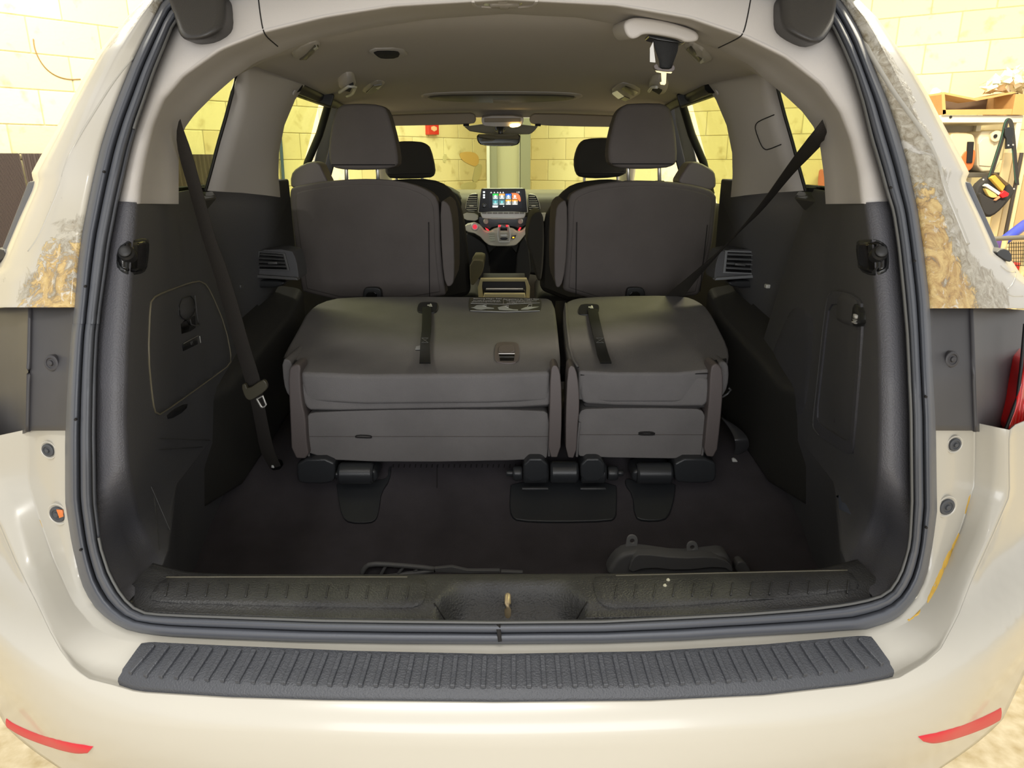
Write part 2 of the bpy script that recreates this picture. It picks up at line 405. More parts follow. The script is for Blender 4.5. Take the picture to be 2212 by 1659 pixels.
# shelves and their load on the right
SHW = mat('white_shelf_metal', (216, 208, 186), .5); SHI = mat('shelf_back_grey', (168, 158, 138), .7)
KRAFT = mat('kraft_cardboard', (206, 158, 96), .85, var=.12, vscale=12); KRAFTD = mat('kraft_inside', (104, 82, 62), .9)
YS = 4.9
a0 = at(2026, 250, YS); a1 = at(2212, 250, YS); top = a0.z
sh = thing('shelf_unit', 'white metal shelf unit against the right wall under the cardboard tray', 'shelf', (a0.x+.3, YS+.2, 0))
xr = at(2200, 300, YS).x
box('top_shelf', ((a0.x+xr)/2, YS+.22, top-.02), (xr-a0.x, .45, .045), SHW, sh)
z2 = at(2100, 373, YS).z
box('middle_shelf', ((a0.x+xr)/2, YS+.22, z2-.015), (xr-a0.x, .45, .03), mat('dark_shelf', (92, 86, 74), .6), sh)
box('bottom_shelf', ((a0.x+xr)/2, YS+.22, .35), (xr-a0.x, .45, .03), SHW, sh)
for x in (a0.x+.015, xr-.015):
    for y in (YS+.015, YS+.43): box('post', (x, y, top/2), (.035, .035, top), SHW, sh, .003)
box('back_panel', ((a0.x+xr)/2, YS+.445, top/2+.1), (xr-a0.x, .008, top-.2), SHI, sh, .001)
lathe('screw', at(2052, 253, YS)+Vector((0, -.006, 0)), (0, -1, 0), [(.008, 0), (.008, .006)], SEAM, sh, 12)
# a tall beige locker door and boards at the right edge
lk = thing('board_stack', 'beige upright boards leaning beside the white shelf unit', 'boards', (xr+.2, YS-.1, 0))
for i, (x0, x1, c) in enumerate(((2150, 2168, (214, 190, 140)), (2170, 2181, (180, 160, 122)), (2183, 2190, (70, 62, 54)), (2191, 2199, (226, 206, 158)), (2200, 2235, (190, 164, 116)))):
    a = at(x0, 440, YS-.12+.02*i); b = at(x1, 440, YS-.12+.02*i); t = .36 if i < 3 else top-.02
    zt = at(2160, 330, YS).z
    slab('board', [(a.x, a.y, 0), (b.x, a.y, 0), (b.x, a.y, zt), (a.x, a.y, zt)], (0, .018, 0), mat('board_%d' % i, c, .7), lk, .003)
def pxbox(name, poly, Y, th, m, parent=None, bevel=.006): return slab(name, [at(x, y, Y) for x, y in poly], (0, th, 0), m, parent, bevel)
cb = thing('cardboard_tray', 'open brown cardboard tray with sagging front on the white shelf unit', 'box', at(2110, 248, YS))
pxbox('front_wall', [(2036, 248), (2036, 237), (2212, 235), (2240, 248)], YS-.02, .008, KRAFT, cb, .001)
pxbox('side_wall', [(2036, 248), (2034, 204), (2041, 202), (2044, 246)], YS-.02, .3, KRAFT, cb, .001)
pxbox('side_wall', [(2186, 248), (2194, 203), (2214, 203), (2214, 248)], YS-.025, .3, KRAFT, cb, .001)
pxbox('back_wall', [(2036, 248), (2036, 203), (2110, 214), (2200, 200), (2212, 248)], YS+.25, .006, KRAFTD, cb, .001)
pxbox('top_flap', [(2036, 203), (2110, 218), (2196, 201), (2190, 198), (2110, 213), (2040, 199)], YS-.01, .2, KRAFT, cb, .001)
JUGW = mat('white_jug_plastic', (226, 212, 178), .4); JUGO = mat('amber_jug_plastic', (214, 112, 56), .4)
jg = thing('orange_jug', 'plastic jug with orange liquid and dark handle slot on the middle shelf', 'jug', at(2085, 372, YS+.1))
pxbox('body', smooth_poly([(2050, 290), (2062, 285), (2100, 287), (2109, 296), (2108, 345), (2100, 366), (2086, 371), (2054, 371), (2050, 360)], 1, True), YS+.06, .22, mat('jug_cream', (232, 206, 160), .4), jg, .02)
pxbox('liquid', smooth_poly([(2075, 330), (2109, 318), (2108, 346), (2100, 367), (2086, 372), (2075, 371)], 1, True), YS+.055, .2, JUGO, jg, .01)
pxbox('handle_slot', [(2092, 306), (2105, 306), (2101, 352), (2089, 352)], YS+.045, .02, SEAM, jg, .004)
jw = thing('white_jug', 'white plastic jug with round cap lying between orange jug and strap', 'jug', at(2135, 372, YS+.1))
pxbox('body', [(2121, 283), (2151, 281), (2162, 300), (2162, 350), (2150, 371), (2122, 372), (2112, 360), (2113, 300)], YS+.07, .24, JUGW, jw, .015)
pxbox('moulded_panel', [(2124, 298), (2146, 296), (2148, 350), (2140, 360), (2116, 358), (2114, 310)], YS+.064, .01, JUGW, jw, .004)
lathe('cap', at(2148, 294, YS+.065), (0, -1, 0), [(.035, 0), (.035, .02), (.018, .022)], JUGW, jw); lathe('spout', at(2150, 294, YS+.04), (0, -1, 0), [(.012, 0), (.012, .004)], SEAM, jw)
# tool pouch on its strap
PCH = mat('black_pouch_cloth', (50, 47, 44), .85); GRN = mat('green_strap_edge', (52, 84, 66), .8)
tp = thing('tool_pouch', 'black tool pouch hanging by a green edged strap from the shelf', 'pouch', at(2155, 470, YS-.2))
YT = YS-.2
pxbox('pouch_body', smooth_poly([(2112, 402), (2135, 382), (2150, 376), (2195, 405), (2190, 422), (2165, 452), (2145, 468), (2130, 470), (2122, 452), (2108, 425)], 1, True), YT, .07, PCH, tp, .012)
pxbox('front_pocket', smooth_poly([(2114, 412), (2130, 424), (2150, 432), (2178, 430), (2162, 452), (2142, 466), (2128, 464), (2120, 446)], 1, True), YT-.025, .03, PCH, tp, .008)
def strap(nm, pts, w, Y, m, par, th=.004):
    L = []; R = []
    for i, p in enumerate(pts):
        a = pts[max(0, i-1)]; b = pts[min(len(pts)-1, i+1)]; dx, dy = b[0]-a[0], b[1]-a[1]; l = math.hypot(dx, dy) or 1
        ww = w[i] if isinstance(w, (list, tuple)) else w
        L.append(at(p[0]-dy/l*ww, p[1]+dx/l*ww, Y)); R.append(at(p[0]+dy/l*ww, p[1]-dx/l*ww, Y))
    return loft(nm, [L, R], m, par, solid=th)
strap('strap', smooth_poly([(2138, 385), (2152, 340), (2168, 290), (2172, 268), (2177, 258), (2184, 262), (2188, 290), (2192, 340), (2197, 400)], 2), 4.5, YT, PCH, tp)
strap('strap_edging', smooth_poly([(2135, 384), (2150, 340), (2166, 290), (2170, 266), (2177, 256)], 2), 1, YT-.006, GRN, tp); strap('strap_edging', [(2184, 296), (2188, 340), (2194, 395)], .8, YT-.006, GRN, tp)
pxbox('buckle', [(2171, 276), (2189, 274), (2191, 290), (2187, 300), (2191, 320), (2174, 322), (2175, 300), (2171, 292)], YT-.02, .02, SATIN, tp, .004)
for x, y in ((2178, 314), (2188, 313), (2124, 388), (2190, 408)): lathe('rivet', at(x, y, YT-.028), (0, -1, 0), [(.006, 0), (.005, .004)], CHROME, tp, 10)
br = thing('paint_brush', 'wide bristle paint brush sticking out of the black tool pouch', 'brush', at(2140, 420, YT-.03))
pxbox('bristles', [(2140, 385), (2150, 378), (2172, 402), (2166, 414)], YT-.03, .03, mat('bristle_gold', (198, 158, 62), .8), br, .003)
pxbox('bristle_root', [(2147, 376), (2153, 374), (2180, 398), (2173, 402)], YT-.028, .026, mat('bristle_dark', (92, 70, 40), .8), br, .003)
pxbox('ferrule', [(2128, 402), (2134, 397), (2162, 416), (2158, 422)], YT-.032, .034, SILVER, br, .002)
pxbox('handle', smooth_poly([(2127, 404), (2158, 423), (2150, 428), (2138, 426), (2132, 416)], 1, True), YT-.03, .03, mat('brush_handle', (214, 184, 110), .5), br, .003)
sc = thing('red_tool', 'small tool with red collar and wooden handle in the pouch', 'tool', at(2165, 425, YT-.04))
pxbox('collar', [(2160, 420), (2170, 411), (2181, 418), (2178, 424), (2166, 428)], YT-.04, .03, mat('tool_red', (222, 30, 34), .4), sc, .004)
pxbox('handle', [(2148, 433), (2159, 423), (2162, 427), (2152, 434)], YT-.036, .02, mat('tool_wood', (206, 138, 96), .6), sc, .003)
# cart with wire basket and blue pipe, right edge
bt = thing('blue_plastic_pipe', 'blue plastic pipe lying across the cart rail at the right edge', 'pipe', at(2185, 525, 4.4))
tube('pipe', [at(2158, 528, 4.4), at(2215, 484, 4.5)], .03, mat('blue_plastic', (66, 80, 196), .4), bt, False, 14)
tube('end_sleeve', [at(2157, 529, 4.395), at(2164, 523, 4.41)], .033, mat('pink_blue', (120, 90, 180), .4), bt, False, 14)
ct = thing('wire_basket_cart', 'cart with grey rail and black wire basket at the right edge', 'cart', at(2190, 560, 4.35))
tube('rail', [at(2140, 516, 4.3), at(2230, 512, 4.3)], .014, mat('grey_rail', (110, 104, 90), .5), ct)
zr = at(2190, 520, 4.33)
for i in range(7): tube('basket_wire', [at(2180+i*5, 522, 4.33), at(2180+i*5, 575, 4.33)], .0018, SEAM, ct, False, 5)
for i in range(7): tube('basket_wire', [at(2176, 526+i*8, 4.33), at(2215, 525+i*8, 4.33)], .0018, SEAM, ct, False, 5)
for x in (2172, 2222): tube('cart_post', [at(x, 516, 4.36), Vector((at(x, 516, 4.36).x, 4.36, 0))], .016, mat('cart_cream', (222, 200, 146), .5), ct)
pxbox('red_crate', [(2200, 572), (2216, 570), (2216, 600), (2200, 600)], 4.42, .2, mat('crate_red', (200, 40, 36), .5), ct, .004)
# bundle of clear plastic sheet over the tray
cp = mat('clear_sheet', (240, 232, 200), .15, bump=1.0, bscale=14, coat=1)
V = []; n, k = 18, 10
for i in range(n):
    for j in range(k):
        u = i/(n-1); v = j/(k-1); p = at(2128+u*110, 200-v*(22+38*math.sin(u*1.7)), YS+.16-.14*math.sin(v*3.1))
        V.append(p+Vector((random.uniform(-.02, .02), random.uniform(-.04, .04), random.uniform(-.02, .02))))
tag(mesh('plastic_sheet', V, [(i*k+j, i*k+j+1, (i+1)*k+j+1, (i+1)*k+j) for i in range(n-1) for j in range(k-1)], cp, None, False, solid=.004), 'crumpled clear plastic sheeting heaped above the cardboard tray', 'plastic sheet')
tag(tube('hanging_lamp', [at(2019, 190, 5.4), at(2020, 198, 5.4), at(2021, 207, 5.4)], [.012, .035, .045], mat('lamp_white', (250, 240, 220), .4), None, False, 14), 'small white cone shaped fitting on the wall beyond the right pillar', 'fitting')
# ------------------------------------------------------------ the van: outside
VAN = thing('minivan', 'white minivan with its tailgate opening facing the camera, trim stripped from pillars', 'minivan', (0, 3.2, 0))
OL = [(480, -78), (420, -45), (380, -20), (353, 0), (312, 82), (287, 135), (262, 197), (240, 254), (221, 312), (205, 377), (193, 435), (180, 500), (170, 574), (164, 656), (155, 735), (147, 861), (144, 946), (144, 1083), (158, 1174), (178, 1257), (201, 1303), (238, 1339), (284, 1362), (348, 1372), (457, 1377), (640, 1384), (860, 1388)]
OR = [(1300, 1387), (1480, 1381), (1600, 1373), (1751, 1365), (1874, 1357), (1938, 1334), (1975, 1293), (1998, 1248), (2012, 1174), (2021, 1106), (2018, 900), (2012, 800), (2006, 656), (2002, 615), (1992, 533), (1980, 451), (1959, 357), (1939, 287), (1914, 213), (1881, 135), (1859, 74), (1832, 25), (1815, 0), (1790, -20), (1755, -45), (1690, -78)]
NL = [(540, -30), (470, -5), (415, 15), (385, 40), (372, 60), (354, 104), (332, 158), (313, 215), (294, 269), (278, 326), (266, 380), (253, 437), (236, 525), (229, 577), (218, 652), (210, 719), (206, 798), (204, 925), (204, 946), (206, 1083), (217, 1174), (238, 1239), (261, 1280), (284, 1309), (320, 1325), (412, 1329), (700, 1339), (860, 1341)]
NR = [(1300, 1341), (1480, 1332), (1600, 1326), (1740, 1315), (1829, 1304), (1893, 1291), (1920, 1276), (1943, 1243), (1964, 1174), (1968, 1083), (1966, 900), (1962, 798), (1958, 719), (1951, 640), (1943, 561), (1939, 525), (1929, 459), (1916, 418), (1901, 364), (1882, 301), (1863, 221), (1844, 158), (1821, 104), (1798, 57), (1770, 15), (1700, -5), (1630, -30)]
ORING = OL+[(1070, 1389)]+OR+[(1500, -108), (1092, -125), (680, -108)]
NRING = NL+[(1070, 1343)]+NR+[(1480, -60), (1092, -78), (700, -60)]
CX, CY = 1092.0, 700.0
def radial(ring, closed=True):
    r = list(ring)+([ring[0]] if closed else [])
    d = densify(r, 900); return sorted((math.atan2(y-CY, x-CX), math.hypot(x-CX, y-CY)) for x, y in d)
def rpt(rad, a):
    r = interp(a, rad); return (CX+r*math.cos(a), CY+r*math.sin(a))
RO, RN = radial(ORING), radial(NRING)
NA = 260
ANG = [-math.pi+1e-4+(2*math.pi-2e-4)*i/NA for i in range(NA+1)]
def lerp2(p, q, t): return (p[0]+(q[0]-p[0])*t, p[1]+(q[1]-p[1])*t)
# weatherstrip: two rubber lips and a groove, closed all the way round
rows = []
for t, o in ((-.02, .03), (0, .012), (.10, -.004), (.25, -.012), (.40, -.006), (.47, .014), (.54, -.004), (.68, -.014), (.82, -.004), (.88, .01), (.94, .002), (1.0, .012), (1.02, .05)):
    rows.append([on(*lerp2(rpt(RO, a), rpt(RN, a), t), off=o) for a in ANG])
ws = loft('weatherstrip', rows, RUBBER, VAN, solid=.003)
# gap at bottom centre of the strip
g = [on(1072+dx, y, off=-.0135) for dx, y in ((0, 1358), (9, 1356), (12, 1386), (4, 1387))]
slab('strip_joint', g, (0, .012, 0), SEAM, ws, 0)
for x, y in ((226, 371), (186, 618), (165, 905), (176, 1186), (1974, 563), (1998, 856), (1923, 405), (1999, 1138)):
    lathe('drain_hole', on(x, y, off=-.012), (0, -1, 0), [(.0022, 0), (.002, .004)], SEAM, ws, 10)
tube('piping', [on(*lerp2(rpt(RO, a), rpt(RN, a), .955), off=-.002) for a in ANG[20:-20]], .0022, mat('strip_piping', (92, 92, 90), .5), ws)

# quarter panels (upper): pearl paint with glue residue
def quarter_mat(name):
    m = bpy.data.materials.new(name); m.use_nodes = True; nt = m.node_tree; N = nt.nodes; L = nt.links; b = N['Principled BSDF']
    at_ = N.new('ShaderNodeVertexColor'); at_.layer_name = 'glue'; sep = N.new('ShaderNodeSeparateColor'); L.new(at_.outputs[0], sep.inputs[0])
    tc = N.new('ShaderNodeTexCoord')
    def noise(s, d, rough=.6, dist=0.0):
        n = N.new('ShaderNodeTexNoise'); n.inputs['Scale'].default_value = s; n.inputs['Detail'].default_value = d; n.inputs['Roughness'].default_value = rough; n.inputs['Distortion'].default_value = dist
        L.new(tc.outputs['Object'], n.inputs['Vector']); return n.outputs['Fac']
    def math_(op, a, c):
        n = N.new('ShaderNodeMath'); n.operation = op; n.use_clamp = False
        for i, v in enumerate((a, c)):
            if isinstance(v, (int, float)): n.inputs[i].default_value = v
            else: L.new(v, n.inputs[i])
        return n.outputs[0]
    def mask(ch, nz, k, off, sharp):
        v = math_('ADD', ch, math_('MULTIPLY', math_('SUBTRACT', nz, .5), k)); v = math_('MULTIPLY', math_('SUBTRACT', v, off), sharp)
        c = N.new('ShaderNodeClamp'); L.new(v, c.inputs[0]); return c.outputs[0]
    n1 = noise(16, 9, .65, .6); n2 = noise(60, 6, .7, 1.2); n3 = noise(26, 10, .7, 2.0)
    fg = mask(sep.outputs[1], n1, 1.6, .5, 9); fa = mask(sep.outputs[0], n3, 1.3, .5, 10)
    def mix(f, a, c):
        n = N.new('ShaderNodeMixRGB'); L.new(f, n.inputs[0])
        for i, v in ((1, a), (2, c)):
            if isinstance(v, tuple): n.inputs[i].default_value = lin(v)
            else: L.new(v, n.inputs[i])
        return n.outputs[0]
    def ramp(f, c0, c1, p0=.35, p1=.65):
        n = N.new('ShaderNodeValToRGB'); n.color_ramp.elements[0].color = lin(c0); n.color_ramp.elements[1].color = lin(c1)
        n.color_ramp.elements[0].position = p0; n.color_ramp.elements[1].position = p1; L.new(f, n.inputs[0]); return n.outputs[0]
    paint = ramp(noise(3, 2), (184, 178, 162), (196, 192, 184))
    grey = ramp(n2, (128, 116, 92), (190, 184, 168))
    amber = ramp(n3, (150, 104, 44), (214, 186, 124), .32, .60)
    amber = mix(mask(n2, n1, .3, .56, 9), amber, (216, 210, 196))
    c = mix(fa, mix(fg, paint, grey), amber); L.new(c, b.inputs['Base Color'])
    b.inputs['Roughness'].default_value = .36; b.inputs['Coat Weight'].default_value = .4; b.inputs['Coat Roughness'].default_value = .15
    bp = N.new('ShaderNodeBump'); bp.inputs['Strength'].default_value = .55; bp.inputs['Distance'].default_value = .004
    hsum = math_('ADD', math_('MULTIPLY', math_('ADD', fg, fa), n2), math_('MULTIPLY', fa, n3))
    L.new(hsum, bp.inputs['Height']); L.new(bp.outputs[0], b.inputs['Normal'])
    return m
QM = quarter_mat('glue_stained_paint')
SL = [(352, -40), (312, 0), (275, 38), (244, 76), (212, 117), (177, 177), (142, 240), (111, 300), (85, 345), (68, 377), (74, 386), (68, 410), (40, 470), (10, 540), (-10, 580), (-60, 610), (-75, 680)]
SR = [(1815, -40), (1855, 0), (1894, 39), (1935, 98), (1972, 152), (2004, 205), (2033, 262), (2062, 316), (2082, 353), (2093, 375), (2085, 386), (2092, 410), (2124, 475), (2156, 545), (2186, 565), (2205, 595), (2250, 625), (2262, 680)]
def sm(t, a, b):
    t = max(0, min(1, (t-a)/(b-a))); return t*t*(3-2*t)
def quarter(s):
    O, S = (OL, SL) if s < 0 else (OR, SR); rows = []; cols = []
    ys = [-40+i*(702/90) for i in range(91)]
    us = [-.06, .0, .06, .14, .24, .36, .5, .64, .78, .9, .97, 1.0]
    for y in ys:
        r = []; yb = y+(2 if s < 0 else 4)*sm(y, 600, 662)
        xo = xat([p for p in O if p[1] < 700 and p[1] > -30], y); xs = xat(S, y)
        if y < 0: xo += -s*0 + (.6*(-y))*(-s)
        for u in us:
            off = interp(u, [(-.06, .03), (0, .012), (.06, .004), (.5, -.014), (.9, .0), (1.0, .045)])
            p = on(xo+(xs-xo)*u, yb, off=off); r.append(p)
            amb = (1.0-sm(u, .42, .68))*sm(y, 430, 560)*.62 if s < 0 else (1.0-sm(u, .34, .56))*sm(y, 250, 480)*.72
            gr = .22+.3*sm(y, -20, 20)*(1-sm(y, 60, 150)) if s < 0 else .50*(1-sm(u, .5, .8))+.16*(1-sm(u, .7, .85))*sm(y, 0, 100)
            if s < 0: gr += .38*(1-sm(u, .3, .75))*sm(y, 400, 520)
            else: gr += .30*sm(y, 520, 600)*(1-sm(u, .5, .9))
            cols.append((amb, gr, 0, 1))
        e = r[-1]
        r.append(e+Vector((s*.02, .06, 0))); cols.append((0, 0, 0, 1)); r.append(e+Vector((s*.03, .11, 0))); cols.append((0, 0, 0, 1))
        rows.append(r)
    o = loft('quarter_panel', rows, QM, VAN, solid=.002, off=0)
    ca = o.data.color_attributes.new('glue', 'FLOAT_COLOR', 'POINT')
    for i, c in enumerate(cols): ca.data[i].color = c
    return o
qL, qR = quarter(-1), quarter(1)
qL['label'] = 'left rear pillar panel, pearl paint with amber glue patch'; qR['label'] = 'right rear pillar panel, heavily stained with amber glue'
sqL, sqR = Surf(qL), Surf(qR)
BEADL = [(289, 123), (246, 176), (205, 242), (172, 295), (141, 353), (131, 402), (107, 459), (84, 513), (62, 543)]
BEADR = [(1861, 82), (1885, 125), (1908, 164), (1930, 200), (1955, 234), (1996, 291), (2021, 340), (2030, 370), (2037, 402), (2066, 472), (2089, 529)]
tube_on('sealant_bead', sqL, smooth_poly(BEADL, 2), .0022, PAINT, qL); tube_on('sealant_bead', sqR, smooth_poly(BEADR, 2), .0045, PAINT, qR)
# black rubber strips on the outer edge
def outer_strip(a, b, c, d, par):
    P = [on(*q, off=.03) for q in (a, b, c, d)]
    return slab('edge_rubber', P, (0, .05, 0), RUBBER, par, .004)
outer_strip((60, 392), (78, 390), (17, 548), (0, 545), qL); outer_strip((2086, 392), (2098, 394), (2160, 535), (2146, 546), qR)
slab('drip_cap', [on(x, y, off=.02) for x, y in smooth_poly([(-30, 540), (5, 536), (14, 552), (2, 564), (-30, 578)], 1, True)], (0, .06, 0), RUBBERD, qL, .008)
slab('drip_cap', [on(x, y, off=.0) for x, y in smooth_poly([(2150, 548), (2166, 536), (2184, 542), (2188, 568), (2170, 562)], 1, True)], (0, .07, 0), RUBBERD, qR, .008)
# panel seam lip at the right foot
tube_on('flange_lip', sqR, smooth_poly([(2160, 575), (2180, 590), (2196, 585), (2188, 615), (2172, 628), (2180, 640), (2208, 640)], 2), .002, PAINT, qR)

# tail lamp pockets
def pocket(s):
    f = (lambda x: x) if s < 0 else (lambda x: 2*1086-x)
    O = OL if s < 0 else OR; rows = []
    y0, y1 = (660, 930)
    for i in range(21):
        t = i/20; r = []
        for u, off in ((0, .014), (.08, .022), (.5, .026), (.92, .024), (1.0, .022), (1.06, .03), (1.3, .05), (1.75, .07), (2.4, .10)):
            y = y0+(y1-y0)*t; xo = xat([p for p in O if 500 < p[1] < 1090], y); xf = (68-6*t) if s < 0 else (2095+10*t)
            x = xo+(xf-xo)*u
            y += 8*max(0, u-1)*(1-t)+max(0, u-1)*t*50*(1 if s < 0 else .55)
            r.append(on(x, y, off=off))
        rows.append(r)
    o = loft('lamp_pocket', rows, POCKET, VAN, solid=.003)
    # rounded lip between flat face and wing
    tube('edge_fold', [r[4]+Vector((0, -.002, 0)) for r in rows], .004, POCKET, o)
    return o
pL, pR = pocket(-1), pocket(1)
tl = slab('tail_lamp', [on(x, y, off=.035) for x, y in smooth_poly([(2222, 770), (2206, 830), (2196, 880), (2174, 938), (2200, 944), (2260, 930), (2280, 770)], 1, True)], (.03, .16, 0), TAIL, VAN, .006)
for k in range(5): tube('lens_rib', [on(2200+k*7-3, 925-k*4, off=.031), on(2214+k*9, 800, off=.031)], .0012, TAIL, tl, False, 5)
tube('lamp_gasket', [on(x, y, off=.040) for x, y in ((2214, 700), (2206, 790), (2198, 860), (2168, 940))], .003, RUBBERD, VAN)
# lower body: flange with plugs, channel and outer ridge down to the bumper
FOL = [(62, 924), (62, 960), (64, 1046), (87, 1120), (119, 1211), (160, 1303), (206, 1357), (247, 1378), (330, 1393), (457, 1400), (640, 1407), (860, 1411), (1070, 1412)]
RIL = [(-60, 955), (-60, 1040), (0, 1124), (37, 1211), (78, 1293), (110, 1362), (133, 1403), (165, 1444), (197, 1465), (250, 1478)]
FOR_ = [(1070, 1412), (1300, 1409), (1480, 1404), (1600, 1397), (1740, 1389), (1857, 1378), (1910, 1367), (1957, 1344), (2002, 1298), (2035, 1229), (2076, 1138), (2103, 1046), (2105, 960), (2105, 914)]
RIR = [(1938, 1462), (1993, 1431), (2030, 1399), (2067, 1330), (2094, 1257), (2140, 1156), (2177, 1069), (2176, 1000), (2176, 941)]
PADB = [(252, 1482), (300, 1493), (500, 1506), (700, 1512), (1070, 1516), (1400, 1513), (1650, 1501), (1850, 1478), (1932, 1464)]
FRING = FOL[:-1]+FOR_; RRING = RIL+PADB[1:-1]+RIR
RF, RR = radial(FRING, False), radial(RRING, False)
a0, a1 = 2.925, .207     # angles run from left flange through the bottom to the right flange
def lowang(i, n): return a1+(a0-a1)*i/n
NB = 150
ROb = RO
def low_row(rad, off, scale=1.0):
    return [on(*((CX+(rpt(rad, lowang(i, NB))[0]-CX)*scale, CY+(rpt(rad, lowang(i, NB))[1]-CY)*scale)), off=off) for i in range(NB+1)]
mid = []
for i in range(NB+1):
    a = lowang(i, NB); mid.append((rpt(RO, a), rpt(RF, a), rpt(RR, a), sm(abs(a-math.pi/2), .83, 1.0)))
def lowrow(k, t, o0, o1): return [on(*lerp2(m[k], m[k+1], t), off=o0+(o1-o0)*m[3]) for m in mid]
lr = [lowrow(0, -.02, .03, .05), lowrow(0, .0, .016, .034), lowrow(0, .5, .014, .036), lowrow(0, .95, .010, .040), lowrow(1, .04, .013, .040), lowrow(1, .5, .034, .006), lowrow(1, .9, .03, -.014), lowrow(1, .97, .012, -.017), lowrow(1, 1.03, -.002, -.018)]
r7 = lr[-1]
low = loft('lower_body', lr, PAINT, VAN, solid=.002)
low['label'] = 'pearl white flange and channel under the tailgate opening'
# bumper skin: a heightfield wrapped round the corners
rows = [r7]
def endxz(a):
    t = min(1, abs(a-math.pi/2)/(math.pi/2-.207)); sg = -1 if a > math.pi/2 else 1
    if t < .6: return sg*1.04*(t/.6), .42-.12*sm(t, .35, .6)
    return sg*(1.04+.03*(t-.6)/.4), .30+.68*(t-.6)/.4
for k in range(1, 17):
    f = k/16; r = []
    for i, v in enumerate(r7):
        ex, ez = endxz(lowang(i, NB)); x = v.x+(ex-v.x)*f; z = v.z+(ez-v.z)*f
        d = math.hypot(v.x-x, v.z-z)
        r.append(Vector((x, D(x, z)+interp(d, [(0, v.y-D(v.x, v.z)), (.03, -.010), (.10, -.010), (.25, .0), (.4, .02)]), z)))
    rows.append(r)
rows.append([v+Vector((.03*v.x, .10, -.004)) for v in rows[-1]]); rows.append([v+Vector((-.02*v.x, .30, .0)) for v in rows[-1]])
bumper = loft('bumper', rows, PAINT, VAN, solid=.003)
for s in (-1, 1):   # side skins of the body behind the bumper corners
    rows = [[Vector((s*.99, Y, z)) for Y in (1.6, 2.2, 3.0, 4.2, 5.2)] for z in (.30, .6, .95, 1.12)]
    loft('body_side', rows, PAINT, VAN, solid=.02)
# reflectors
sb = Surf(bumper)
def reflector(T, B):
    t, b_ = densify(smooth_poly(T, 2), 30), densify(smooth_poly(B, 2), 30); rows = []
    for v, l in ((-.08, -.004), (0, .0025), (.3, .004), (.7, .004), (1, .0025), (1.08, -.004)):
        r = []
        for p, q in zip(t, b_):
            h, n_ = sb.hit(*lerp2(p, q, v)); r.append(h+n_*l)
        rows.append(r)
    return loft('reflector', rows, RED, VAN)
reflector([(16, 1551), (30, 1562), (80, 1584), (140, 1601), (203, 1611)], [(18, 1570), (50, 1590), (110, 1612), (165, 1626), (192, 1624)])
reflector([(2160, 1528), (2150, 1534), (2100, 1558), (2040, 1577), (1981, 1589)], [(2158, 1554), (2130, 1570), (2070, 1592), (2016, 1605), (1992, 1599)])
for poly in ([(1606, 1618), (1615, 1618), (1617, 1632), (1608, 1634)], [(1607, 1596), (1610, 1595), (1611, 1606), (1608, 1606)]): slab_on('paint_chip', sb, poly, .0006, mat('chip_grey', (176, 160, 120), .7), bumper, 0)
# step pad with ribs
FE = [(312, 1394), (500, 1403), (760, 1414), (1070, 1421), (1400, 1415), (1650, 1400), (1800, 1386), (1876, 1380)]
RE = [(252, 1479), (300, 1492), (500, 1506), (700, 1513), (1070, 1517), (1400, 1514), (1650, 1502), (1850, 1478), (1934, 1461)]
def padpt(u, v, lift):
    xf = 312+(1876-312)*u; xb = 252+(1934-252)*u; yf = interp(xf, FE); yb = interp(xb, RE)
    e = min(u, 1-u)*60; c = max(0, 1-e)**2     # rounded ends
    v = v*(1-.10*c)+.05*c
    return on(xf+(xb-xf)*v, yf+(yb-yf)*v)+Vector((0, 0, lift))
NP = 120
rows = [[padpt(i/NP, 0, -.012) for i in range(NP+1)]]+[[padpt(i/NP, v, l) for i in range(NP+1)] for v, l in ((0, .006), (.03, .009), (.2, .010), (.5, .010), (.78, .010), (.82, .007), (.97, .006), (1.0, .002))]+[[padpt(i/NP, 1.0, -.014)+Vector((0, .004, 0)) for i in range(NP+1)]]
pad = loft('step_pad', rows, PAD, VAN)
pad['label'] = 'ribbed black step pad on the bumper'
for i in range(50):
    u = .012+.976*i/49
    ut = .5+(u-.5)*.985
    a, b = padpt(ut, .14, .0150), padpt(u, .83, .0150); d = (b-a).normalized(); w = Vector((-d.y, d.x, 0)).normalized()*.0036
    m1 = padpt((u+ut)/2, .5, .0150)
    V = [a-w, a+w, m1-w, m1+w, b-w, b+w]; V = V+[v-Vector((0, 0, .005)) for v in V]
    mesh('rib', V, [(0, 1, 3, 2), (2, 3, 5, 4), (0, 6, 7, 1), (4, 5, 11, 10), (0, 2, 8, 6), (2, 4, 10, 8), (1, 7, 9, 3), (3, 9, 11, 5)], PAD, pad, False, .001, 1, fixn=True)
# plugs in the flanges
def plug(x, y, surf, R, cup, m1=POCKET, smear=False):
    p, nn = surf.hit(x, y); nn = (nn+Vector((0, -1, 0))*2).normalized()
    p = p+nn*.005
    r = lathe('body_plug', p, nn, [(R, -.008), (R, .0015), (R*.93, .003), (R*.62, .0035), (R*.6, .0015), (R*.34, .0015), (R*.3, .005), (R*.12, .005)], m1, VAN)
    if cup: lathe('plug_cup', p, nn, [(R*1.4, -.008), (R*1.4, .0008), (R*1.25, .0012), (R*1.05, -.001)], PAINT, r)
    if smear: slab('orange_smear', [p+nn*.006+Vector((R*.3, 0, R*.8)), p+nn*.006+Vector((R*.95, 0, R*.7)), p+nn*.006+Vector((R*.95, 0, -R*.1)), p+nn*.006+Vector((R*.45, 0, -R*.3))], -nn*.003, ORANGE, r, 0)
spL, spR, slow = Surf(pL), Surf(pR), Surf(low)
PLG = mat('plug_grey', (66, 68, 72), .55)
